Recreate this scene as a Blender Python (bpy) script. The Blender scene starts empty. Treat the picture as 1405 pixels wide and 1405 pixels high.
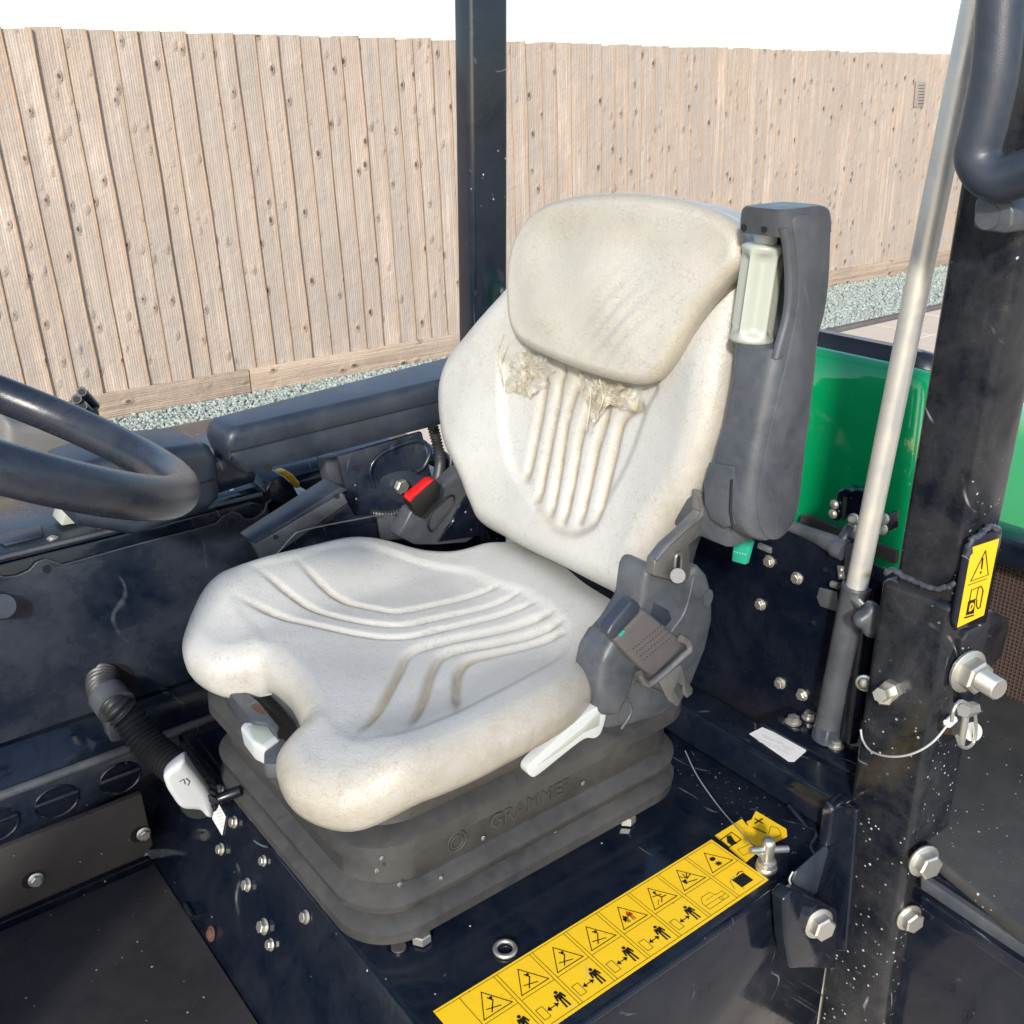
import bpy, bmesh, math, random
import numpy as np
from mathutils import Matrix, Vector, noise

random.seed(7)
rng = np.random.default_rng(7)
scene = bpy.context.scene
COL = scene.collection

# ------------------------------------------------------------------ camera
FOCAL = 1400.0          # in pixels of the 1405 px frame
CAM = np.array([0.0, 0.0, 1.53])
def _n(v):
    v = np.array(v, float)
    return v / np.linalg.norm(v)
_Z = -_n([20, 3400, 1400])
_X = np.array([1950, -576, 1400.0]); _X = _n(_X - _X.dot(_Z) * _Z)
_Y = np.cross(_Z, _X)
ROT = np.array([_X, _Y, _Z])
cam_data = bpy.data.cameras.new('camera')
cam = bpy.data.objects.new('camera', cam_data)
COL.objects.link(cam)
_r, _u, _b = ROT @ [1, 0, 0], ROT @ [0, -1, 0], ROT @ [0, 0, -1]
cam.matrix_world = Matrix([[_r[0], _u[0], _b[0], CAM[0]], [_r[1], _u[1], _b[1], CAM[1]],
                           [_r[2], _u[2], _b[2], CAM[2]], [0, 0, 0, 1]])
cam_data.sensor_width = 36.0
cam_data.lens = 36.0 * FOCAL / 1405.0
cam_data.clip_start = 0.05
cam_data.clip_end = 500
scene.camera = cam

# ------------------------------------------------------------------ light
SUN_DIR = _n([-0.72, -0.70, 0.54])      # towards the sun
elev = math.asin(SUN_DIR[2])
azim = math.atan2(SUN_DIR[0], SUN_DIR[1])
world = bpy.data.worlds.new('World')
scene.world = world
world.use_nodes = True
wn = world.node_tree
wn.nodes.clear()
sky = wn.nodes.new('ShaderNodeTexSky')
sky.sky_type = 'NISHITA'
sky.sun_disc = False
sky.sun_elevation = elev
sky.sun_rotation = azim
sky.air_density = 1.0
sky.dust_density = 1.2
bg = wn.nodes.new('ShaderNodeBackground')
bg.inputs['Strength'].default_value = 0.14
wo = wn.nodes.new('ShaderNodeOutputWorld')
wn.links.new(sky.outputs[0], bg.inputs[0])
wn.links.new(bg.outputs[0], wo.inputs[0])
sun_data = bpy.data.lights.new('sun', 'SUN')
sun_data.energy = 2.5
sun_data.angle = math.radians(5)
sun_data.color = (1.0, 0.95, 0.86)
sun = bpy.data.objects.new('sun', sun_data)
COL.objects.link(sun)
sun.rotation_euler = Vector(SUN_DIR.tolist()).to_track_quat('Z', 'Y').to_euler()
sun.location = (-3, -2, 6)
scene.view_settings.view_transform = 'Standard'
scene.view_settings.look = 'None'
scene.view_settings.exposure = 0.80
scene.view_settings.gamma = 1.0

# ------------------------------------------------------------------ geometry helpers
def ray(x, y):
    return ROT @ np.array([(x - 702.5) / FOCAL, (y - 702.5) / FOCAL, 1.0])
def at(px, py, **k):
    """survey point: where the sight line through a photo point meets the plane x=, y= or z= (metres)"""
    (a, v), = k.items()
    i = 'xyz'.index(a)
    d = ray(px, py)
    return CAM + (v - CAM[i]) / d[i] * d
def at_plane(x, y, p0, nrm):
    d = ray(x, y)
    p0 = np.array(p0, float); nrm = np.array(nrm, float)
    return CAM + (p0 - CAM).dot(nrm) / d.dot(nrm) * d

WORLDM = {}
def link(o, parent=None, M=None):
    COL.objects.link(o)
    M = M if M is not None else Matrix.Identity(4)
    while parent is not None and parent.parent is not None and parent.parent.parent is not None:
        parent = parent.parent          # thing > part > sub-part, never deeper
    if parent is not None:
        o.parent = parent
        o.matrix_local = WORLDM[parent.name].inverted() @ M
    else:
        o.matrix_world = M
    WORLDM[o.name] = M.copy()
    return o
def tag(o, label=None, category=None, group=None, kind=None):
    if label: o['label'] = label
    if category: o['category'] = category
    if group: o['group'] = group
    if kind: o['kind'] = kind
    return o
def empty(name, loc=(0, 0, 0), parent=None):
    o = bpy.data.objects.new(name, None)
    o.empty_display_size = 0.1
    return link(o, parent, Matrix.Translation(Vector([float(c) for c in loc])))
def from_data(name, verts, faces, mat, parent=None, smooth=True, angle=40, M=None, attr=None, mats=None, midx=None):
    me = bpy.data.meshes.new(name)
    me.from_pydata([tuple(map(float, v)) for v in verts], [], [tuple(map(int, f)) for f in faces])
    me.update()
    finish(me, mat, smooth, angle)
    if attr is not None:
        a = me.attributes.new('wear', 'FLOAT', 'POINT')
        a.data.foreach_set('value', np.array(attr, dtype=np.float32))
    o = bpy.data.objects.new(name, me)
    return link(o, parent, M)
def finish(me, mat, smooth=True, angle=40):
    if mat: me.materials.append(mat)
    if smooth:
        me.polygons.foreach_set('use_smooth', [True] * len(me.polygons))
        if angle: me.set_sharp_from_angle(angle=math.radians(angle))
    me.update()
def from_bm(name, bm, mat, parent=None, smooth=True, angle=40, M=None):
    bmesh.ops.recalc_face_normals(bm, faces=bm.faces)
    me = bpy.data.meshes.new(name)
    bm.to_mesh(me); bm.free()
    finish(me, mat, smooth, angle)
    return link(bpy.data.objects.new(name, me), parent, M)
def bm_prism(bm, pts, ext, bev=0.0, seg=2):
    ext = Vector([float(c) for c in ext])
    vs = [bm.verts.new([float(c) for c in p]) for p in pts]
    f = bm.faces.new(vs)
    r = bmesh.ops.extrude_face_region(bm, geom=[f])
    nv = [g for g in r['geom'] if isinstance(g, bmesh.types.BMVert)]
    bmesh.ops.translate(bm, verts=nv, vec=ext)
    allv = vs + nv
    fs = {fc for v in allv for fc in v.link_faces}
    bmesh.ops.recalc_face_normals(bm, faces=list(fs))
    if bev > 0:
        es = list({e for v in allv for e in v.link_edges})
        bmesh.ops.bevel(bm, geom=es, offset=bev, segments=seg, profile=0.5, affect='EDGES', clamp_overlap=True)
def prism(name, pts, ext, mat, parent=None, bev=0.003, seg=2, angle=40):
    bm = bmesh.new(); bm_prism(bm, pts, ext, bev, seg)
    return from_bm(name, bm, mat, parent, True, angle)
def bm_box(bm, x0, x1, y0, y1, z0, z1, bev=0.003, seg=2):
    bm_prism(bm, [(x0, y0, z0), (x1, y0, z0), (x1, y1, z0), (x0, y1, z0)], (0, 0, z1 - z0), bev, seg)
def box(name, x0, x1, y0, y1, z0, z1, mat, parent=None, bev=0.003, seg=2):
    bm = bmesh.new(); bm_box(bm, x0, x1, y0, y1, z0, z1, bev, seg)
    return from_bm(name, bm, mat, parent)
def catmull(pts, n=8, closed=False):
    P = [np.array(p, float) for p in pts]
    out = []
    m = len(P)
    rngk = range(m) if closed else range(m - 1)
    for i in rngk:
        if closed: a, b, c, d = P[(i - 1) % m], P[i], P[(i + 1) % m], P[(i + 2) % m]
        else: a, b, c, d = P[max(i - 1, 0)], P[i], P[i + 1], P[min(i + 2, m - 1)]
        for k in range(n):
            t = k / n
            out.append(0.5 * ((2 * b) + (-a + c) * t + (2 * a - 5 * b + 4 * c - d) * t * t + (-a + 3 * b - 3 * c + d) * t ** 3))
    if not closed: out.append(P[-1])
    return np.array(out)
def resample(P, n, closed=False):
    P = np.array(P, float)
    if closed: P = np.vstack([P, P[:1]])
    s = np.r_[0, np.cumsum(np.linalg.norm(np.diff(P, axis=0), axis=1))]
    q = np.linspace(0, s[-1], n, endpoint=not closed)
    return np.stack([np.interp(q, s, P[:, k]) for k in range(P.shape[1])], 1)
def tube_data(path, r, n=12, caps=True, flat=None):
    P = np.array(path, float); m = len(P)
    r = np.broadcast_to(np.array(r, float), (m,))
    T = np.gradient(P, axis=0); T /= np.linalg.norm(T, axis=1)[:, None]
    ref = np.array([0, 0, 1.0]) if abs(T[0][2]) < 0.9 else np.array([1.0, 0, 0])
    N = np.cross(T[0], ref); N /= np.linalg.norm(N)
    V, Fc = [], []
    for i in range(m):
        N = N - N.dot(T[i]) * T[i]; N /= np.linalg.norm(N)
        B = np.cross(T[i], N)
        for k in range(n):
            a = 2 * math.pi * k / n
            c, s = math.cos(a), math.sin(a)
            if flat: s *= flat
            V.append(P[i] + r[i] * (c * N + s * B))
    for i in range(m - 1):
        for k in range(n):
            k2 = (k + 1) % n
            Fc.append((i * n + k, i * n + k2, (i + 1) * n + k2, (i + 1) * n + k))
    if caps:
        Fc.append(tuple(range(n))[::-1]); Fc.append(tuple((m - 1) * n + k for k in range(n)))
    return V, Fc
def tube(name, path, r, mat, parent=None, n=14, caps=True, flat=None, angle=50):
    V, Fc = tube_data(path, r, n, caps, flat)
    return from_data(name, V, Fc, mat, parent, True, angle)
def join_data(parts):
    V, Fc = [], []
    for v, f in parts:
        o = len(V); V += [tuple(p) for p in v]; Fc += [tuple(i + o for i in q) for q in f]
    return V, Fc
def loft(rings, cap0=True, cap1=True):
    V, Fc = [], []
    n = len(rings[0])
    for R_ in rings: V += [tuple(p) for p in R_]
    for i in range(len(rings) - 1):
        for k in range(n):
            k2 = (k + 1) % n
            Fc.append((i * n + k, i * n + k2, (i + 1) * n + k2, (i + 1) * n + k))
    if cap0: Fc.append(tuple(range(n))[::-1])
    if cap1: Fc.append(tuple((len(rings) - 1) * n + k for k in range(n)))
    return V, Fc
def frame_from(p, nrm, up=(0, 0, 1)):
    z = Vector([float(c) for c in nrm]).normalized(); u = Vector(up)
    if abs(z.dot(u)) > 0.95: u = Vector((1, 0, 0))
    x = u.cross(z).normalized(); y = z.cross(x)
    M = Matrix((x, y, z)).transposed().to_4x4()
    M.translation = Vector([float(c) for c in p])
    return M
def seg_dist(px, py, poly, closed=False):
    """distance from points to a 2D polyline, and the running length along it"""
    best = np.full(px.shape, 1e9); along = np.zeros(px.shape); s0 = 0
    Q = list(poly) + ([poly[0]] if closed else [])
    for a, b in zip(Q[:-1], Q[1:]):
        d = np.array(b) - np.array(a); L = math.hypot(*d)
        if L < 1e-9: continue
        t = np.clip(((px - a[0]) * d[0] + (py - a[1]) * d[1]) / (L * L), 0, 1)
        D = np.hypot(px - a[0] - t * d[0], py - a[1] - t * d[1])
        m = D < best
        best[m] = D[m]; along[m] = s0 + t[m] * L; s0 += L
    return best, along, s0
def inside(px, py, poly):
    r = np.zeros(px.shape, bool); n = len(poly)
    for i in range(n):
        x1, y1 = poly[i]; x2, y2 = poly[(i + 1) % n]
        c = ((y1 > py) != (y2 > py)) & (px < (x2 - x1) * (py - y1) / (y2 - y1 + 1e-12) + x1)
        r ^= c
    return r
def sstep(a, b, x):
    t = np.clip((x - a) / (b - a), 0, 1)
    return t * t * (3 - 2 * t)

# ------------------------------------------------------------------ materials
def nodes(name):
    m = bpy.data.materials.new(name); m.use_nodes = True
    nt = m.node_tree; nt.nodes.clear()
    out = nt.nodes.new('ShaderNodeOutputMaterial')
    p = nt.nodes.new('ShaderNodeBsdfPrincipled')
    nt.links.new(p.outputs[0], out.inputs[0])
    return m, nt, p
def N(nt, t, **k):
    nd = nt.nodes.new(t)
    for a, b in k.items():
        if hasattr(nd, a): setattr(nd, a, b)
        else: nd.inputs[a].default_value = b
    return nd
def coord(nt, scale=(1, 1, 1), kind='Object'):
    tc = nt.nodes.new('ShaderNodeTexCoord'); mp = nt.nodes.new('ShaderNodeMapping')
    mp.inputs['Scale'].default_value = scale
    nt.links.new(tc.outputs[kind], mp.inputs[0])
    return mp.outputs[0]
def nz(nt, vec, scale, detail=4, rough=0.6, dist=0):
    t = nt.nodes.new('ShaderNodeTexNoise')
    t.inputs['Scale'].default_value = scale; t.inputs['Detail'].default_value = detail
    t.inputs['Roughness'].default_value = rough; t.inputs['Distortion'].default_value = dist
    nt.links.new(vec, t.inputs['Vector']); return t.outputs['Fac']
def ramp(nt, fac, stops):
    r = nt.nodes.new('ShaderNodeValToRGB')
    el = r.color_ramp.elements
    while len(el) < len(stops): el.new(0.5)
    for e, (p, c) in zip(el, stops):
        e.position = p
        e.color = (*c, 1) if hasattr(c, '__len__') else (c, c, c, 1)
    nt.links.new(fac, r.inputs[0]); return r.outputs[0]
def mix(nt, fac, a, b, mode='MIX'):
    m = nt.nodes.new('ShaderNodeMix'); m.data_type = 'RGBA'; m.blend_type = mode
    for s, v in ((0, fac), (6, a), (7, b)):
        if hasattr(v, 'links') or hasattr(v, 'is_linked'): nt.links.new(v, m.inputs[s])
        elif s == 0: m.inputs[0].default_value = v
        else: m.inputs[s].default_value = (*v, 1)
    return m.outputs[2]
def math_n(nt, op, a, b=None, c=None):
    m = nt.nodes.new('ShaderNodeMath'); m.operation = op
    for i, v in enumerate((a, b, c)):
        if v is None: continue
        if hasattr(v, 'is_linked'): nt.links.new(v, m.inputs[i])
        else: m.inputs[i].default_value = v
    return m.outputs[0]
def bump(nt, p, h, strength=0.3, dist=0.002, prev=None):
    b = nt.nodes.new('ShaderNodeBump')
    b.inputs['Strength'].default_value = strength; b.inputs['Distance'].default_value = dist
    nt.links.new(h, b.inputs['Height'])
    if prev is not None: nt.links.new(prev, b.inputs['Normal'])
    nt.links.new(b.outputs[0], p.inputs['Normal']); return b.outputs[0]
def worn(name, base, dust, rough=(0.3, 0.6), metal=0.0, amount=0.5, patch=7, specks=0.0, grain=0.0, speckcol=(0.5, 0.5, 0.48), coat=0, scratches=0.0, grain_scale=900):
    m, nt, p = nodes(name)
    v = coord(nt)
    a = nz(nt, v, patch, 6, 0.62, 0.6)
    b = nz(nt, v, patch * 7, 5, 0.7)
    f = math_n(nt, 'MULTIPLY_ADD', b, 0.38, a)
    f = ramp(nt, f, [(0.50, 0.0), (0.98, 1.0)])
    fa = math_n(nt, 'MULTIPLY', f, amount)
    c = mix(nt, fa, base, dust)
    if specks > 0:
        vo = nt.nodes.new('ShaderNodeTexVoronoi'); vo.inputs['Scale'].default_value = 190
        nt.links.new(v, vo.inputs['Vector'])
        wn_ = nt.nodes.new('ShaderNodeSeparateColor'); nt.links.new(vo.outputs['Color'], wn_.inputs[0])
        siz = math_n(nt, 'MULTIPLY', math_n(nt, 'POWER', wn_.outputs[0], 3.0), 0.34)
        sp = math_n(nt, 'LESS_THAN', vo.outputs['Distance'], siz)
        on = math_n(nt, 'GREATER_THAN', wn_.outputs[1], 1.0 - specks)
        cl = ramp(nt, nz(nt, v, 9, 3), [(0.42, 0.0), (0.58, 1.0)])
        sp = math_n(nt, 'MULTIPLY', math_n(nt, 'MULTIPLY', sp, on), cl)
        c = mix(nt, sp, c, speckcol)
    if scratches > 0:
        w = nt.nodes.new('ShaderNodeTexWave'); w.inputs['Scale'].default_value = 3.0
        w.inputs['Distortion'].default_value = 26; w.inputs['Detail'].default_value = 3; w.inputs['Detail Scale'].default_value = 0.7
        nt.links.new(v, w.inputs['Vector'])
        s = ramp(nt, w.outputs['Fac'], [(0.0, 1.0), (0.0035, 0.0)])
        s = math_n(nt, 'MULTIPLY', math_n(nt, 'MULTIPLY', s, scratches), ramp(nt, nz(nt, v, 14, 3), [(0.55, 0.0), (0.66, 1.0)]))
        c = mix(nt, s, c, (0.35, 0.36, 0.38))
    nt.links.new(c, p.inputs['Base Color'])
    r = nt.nodes.new('ShaderNodeMapRange'); r.inputs[3].default_value = rough[0]; r.inputs[4].default_value = rough[1]
    nt.links.new(f, r.inputs[0]); nt.links.new(r.outputs[0], p.inputs['Roughness'])
    p.inputs['Metallic'].default_value = metal
    p.inputs['Coat Weight'].default_value = coat
    prev = bump(nt, p, a, 0.12, 0.004)
    if grain > 0:
        bump(nt, p, nz(nt, v, grain_scale, 2), grain, 0.0006, prev)
    return m
def plain(name, col, rough=0.5, metal=0.0):
    m, nt, p = nodes(name)
    v = coord(nt)
    f = nz(nt, v, 60, 4)
    c = mix(nt, f, tuple(x * 0.82 for x in col), tuple(min(1, x * 1.12) for x in col))
    nt.links.new(c, p.inputs['Base Color'])
    p.inputs['Roughness'].default_value = rough; p.inputs['Metallic'].default_value = metal
    return m

M = {}
M['black'] = worn('black_paint', (0.002, 0.005, 0.013), (0.055, 0.060, 0.070), (0.05, 0.30), amount=0.22, patch=14, specks=0.02, scratches=0.4)  # blue in the base colour stands in for sky reflected on the black paint
M['panel'] = worn('black_console_panel', (0.006, 0.011, 0.024), (0.085, 0.095, 0.115), (0.14, 0.45), amount=0.42, patch=8, specks=0.03, grain=0.15, scratches=0.2)
M['black_deep'] = worn('deep_black_paint', (0.0015, 0.003, 0.010), (0.04, 0.048, 0.06), (0.12, 0.5), amount=0.2, patch=9, specks=0.06)
M['post'] = worn('post_paint', (0.006, 0.008, 0.013), (0.10, 0.10, 0.10), (0.08, 0.38), amount=0.35, patch=15, specks=0.3, scratches=0.6)
M['post_far'] = worn('post_paint_clean', (0.004, 0.008, 0.018), (0.035, 0.042, 0.055), (0.08, 0.22), amount=0.4, patch=8, specks=0.05, scratches=0.4)
M['plastic'] = worn('black_grained_plastic', (0.042, 0.049, 0.060), (0.15, 0.158, 0.17), (0.30, 0.52), amount=0.5, patch=13, grain=0.5, scratches=0.15)
M['pad'] = worn('black_armrest_skin', (0.015, 0.022, 0.036), (0.07, 0.080, 0.10), (0.28, 0.46), amount=0.5, patch=12, grain=0.35)  # bluish base: sky sheen of the plastic tops put into the colour
M['wheel'] = worn('steering_wheel_foam', (0.013, 0.018, 0.030), (0.07, 0.076, 0.088), (0.20, 0.38), amount=0.5, patch=14, grain=0.3)
M['bellows'] = worn('rubber_bellows', (0.030, 0.031, 0.034), (0.10, 0.096, 0.09), (0.42, 0.7), amount=0.6, patch=10, grain=0.3)
M['hose'] = worn('hose_rubber', (0.022, 0.024, 0.028), (0.05, 0.05, 0.05), (0.35, 0.55), amount=0.4, patch=12)
M['brown'] = worn('dusty_mat_panel', (0.042, 0.036, 0.036), (0.075, 0.066, 0.062), (0.7, 0.9), amount=0.8, patch=5, specks=0.12, grain=0.8)
M['floor'] = worn('floor_mat', (0.022, 0.021, 0.026), (0.05, 0.045, 0.045), (0.65, 0.9), amount=0.8, patch=5, specks=0.1, grain=0.8)
M['fender'] = worn('fender_plastic', (0.032, 0.033, 0.035), (0.085, 0.085, 0.082), (0.45, 0.65), amount=0.6, patch=5, specks=0.25, grain=0.9, grain_scale=420)
M['steel'] = worn('dull_steel', (0.19, 0.19, 0.19), (0.30, 0.29, 0.27), (0.38, 0.6), metal=0.75, amount=0.8, patch=20)
M['galv'] = worn('galvanised_pipe', (0.60, 0.61, 0.60), (0.80, 0.75, 0.62), (0.3, 0.5), metal=0.45, amount=0.7, patch=22, grain=0.2)
M['zinc'] = worn('zinc_bolt', (0.62, 0.62, 0.58), (0.48, 0.45, 0.38), (0.28, 0.5), metal=0.85, amount=0.6, patch=70)
M['grey_knob'] = worn('pale_grey_plastic', (0.36, 0.39, 0.34), (0.30, 0.32, 0.29), (0.3, 0.45), amount=0.5, patch=14)
M['white_knob'] = worn('off_white_plastic', (0.50, 0.53, 0.54), (0.42, 0.44, 0.45), (0.35, 0.5), amount=0.4, patch=14)
M['green'] = worn('green_paint', (0.001, 0.27, 0.088), (0.008, 0.33, 0.13), (0.05, 0.18), amount=0.25, patch=4, specks=0.10, coat=0.9, speckcol=(0.35, 0.55, 0.42))
M['hood_top'] = worn('hood_top_black', (0.012, 0.014, 0.02), (0.03, 0.032, 0.04), (0.25, 0.4), amount=0.4, patch=5, grain=0.3)
M['teal'] = plain('teal_tag', (0.02, 0.34, 0.23), 0.5)
M['yellow'] = worn('yellow_decal', (0.90, 0.57, 0.015), (0.80, 0.50, 0.03), (0.3, 0.5), amount=0.5, patch=26, specks=0.12, scratches=0.6, speckcol=(0.20, 0.13, 0.03))
M['yellow_pl'] = plain('yellow_handle', (0.80, 0.42, 0.02), 0.4)
M['ink'] = plain('black_ink', (0.012, 0.011, 0.010), 0.45)
M['paper'] = plain('white_label', (0.72, 0.73, 0.74), 0.5)
M['greyink'] = plain('grey_ink', (0.25, 0.26, 0.30), 0.5)
M['red'] = plain('red_button', (0.62, 0.012, 0.012), 0.35)
M['red_ink'] = plain('red_ink', (0.35, 0.02, 0.01), 0.5)
M['rust'] = plain('rusty_brown', (0.09, 0.042, 0.026), 0.8)
M['hole'] = plain('dark_hole', (0.004, 0.004, 0.005), 0.7)
M['cable'] = plain('pale_cable', (0.45, 0.46, 0.44), 0.4)
M['darkcable'] = plain('grey_cable', (0.16, 0.17, 0.18), 0.4)
M['weld'] = worn('weld_bead', (0.03, 0.036, 0.05), (0.10, 0.11, 0.13), (0.15, 0.3), amount=0.6, patch=60)
M['kerb'] = worn('edging_plastic', (0.10, 0.09, 0.09), (0.16, 0.15, 0.14), (0.7, 0.9), patch=8)

def vinyl(name, base, base2, soil, crack=0.5, crack_scale=70, crease_dir=(1, 1, 1)):
    m, nt, p = nodes(name)
    v = coord(nt)
    big = nz(nt, v, 5, 5, 0.6)
    c = mix(nt, ramp(nt, big, [(0.38, 0.0), (0.66, 1.0)]), base, base2)
    at_ = nt.nodes.new('ShaderNodeAttribute'); at_.attribute_name = 'wear'
    soilf = math_n(nt, 'MULTIPLY', at_.outputs['Fac'], ramp(nt, nz(nt, v, 45, 4, 0.7), [(0.25, 0.45), (0.75, 1.0)]))
    c = mix(nt, soilf, c, soil)
    # creases and hairline cracks in patches
    vs = coord(nt, crease_dir)
    warp = nt.nodes.new('ShaderNodeTexNoise'); warp.inputs['Scale'].default_value = 30; warp.inputs['Detail'].default_value = 4
    nt.links.new(vs, warp.inputs['Vector'])
    ad = nt.nodes.new('ShaderNodeVectorMath'); ad.operation = 'MULTIPLY_ADD'
    nt.links.new(warp.outputs['Color'], ad.inputs[0]); ad.inputs[1].default_value = (0.035,) * 3; nt.links.new(vs, ad.inputs[2])
    vo = nt.nodes.new('ShaderNodeTexVoronoi'); vo.feature = 'DISTANCE_TO_EDGE'; vo.inputs['Scale'].default_value = crack_scale
    nt.links.new(ad.outputs[0], vo.inputs['Vector'])
    line = ramp(nt, vo.outputs['Distance'], [(0.0, 1.0), (0.06, 0.0)])
    patch = ramp(nt, nz(nt, v, 11, 4, 0.6), [(0.38, 0.15), (0.58, 1.0)])
    brk = ramp(nt, nz(nt, v, 60, 2), [(0.42, 0.0), (0.55, 1.0)])
    cr = math_n(nt, 'MULTIPLY', math_n(nt, 'MULTIPLY', line, patch), brk)
    crf = math_n(nt, 'MULTIPLY', cr, crack)
    c = mix(nt, crf, c, (0.26, 0.22, 0.16))
    fleck = ramp(nt, nz(nt, v, 260, 3, 0.7), [(0.64, 0.0), (0.72, 1.0)])
    c = mix(nt, math_n(nt, 'MULTIPLY', fleck, 0.08), c, (0.32, 0.28, 0.2))
    nt.links.new(c, p.inputs['Base Color'])
    p.inputs['Roughness'].default_value = 0.29
    p.inputs['Specular IOR Level'].default_value = 0.5
    b1 = bump(nt, p, nz(nt, v, 300, 4, 0.7), 0.5, 0.0012)
    b2 = bump(nt, p, math_n(nt, 'MULTIPLY', line, -1.0), 0.28, 0.0007, b1)
    tw = coord(nt, (1.0, 0.35, 1.5)) if crease_dir[1] == 1 else coord(nt, (1.0, 1.3, 0.5))
    wr = nz(nt, tw, 55, 6, 0.72, 1.6)
    wr = math_n(nt, 'ABSOLUTE', math_n(nt, 'SUBTRACT', wr, 0.5))
    b3 = bump(nt, p, math_n(nt, 'MULTIPLY', ramp(nt, wr, [(0.0, 1.0), (0.05, 0.0)]), patch), -0.9, 0.0016, b2)
    bump(nt, p, nz(nt, v, 26, 4, 0.6), 0.25, 0.003, b3)
    return m
M['vinyl'] = vinyl('cream_vinyl', (0.425, 0.425, 0.405), (0.475, 0.475, 0.455), (0.25, 0.195, 0.11), 0.5, 150)
M['vinyl_pad'] = vinyl('cream_vinyl_pad', (0.405, 0.385, 0.33), (0.46, 0.445, 0.40), (0.27, 0.22, 0.14), 0.55, 170, (1, 0.6, 1))
# clear torn film / tape
m_, nt_, p_ = nodes('torn_clear_film')
v_ = coord(nt_)
c_ = mix(nt_, ramp(nt_, nz(nt_, v_, 40, 4, 0.6), [(0.38, 0.0), (0.62, 1.0)]), (0.40, 0.33, 0.21), (0.66, 0.62, 0.52))
nt_.links.new(c_, p_.inputs['Base Color']); p_.inputs['Roughness'].default_value = 0.12
nt_.links.new(ramp(nt_, nz(nt_, v_, 60, 3, 0.6), [(0.40, 0.2), (0.62, 0.8)]), p_.inputs['Alpha'])
p_.inputs['Coat Weight'].default_value = 0.6
M['film'] = m_

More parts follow.
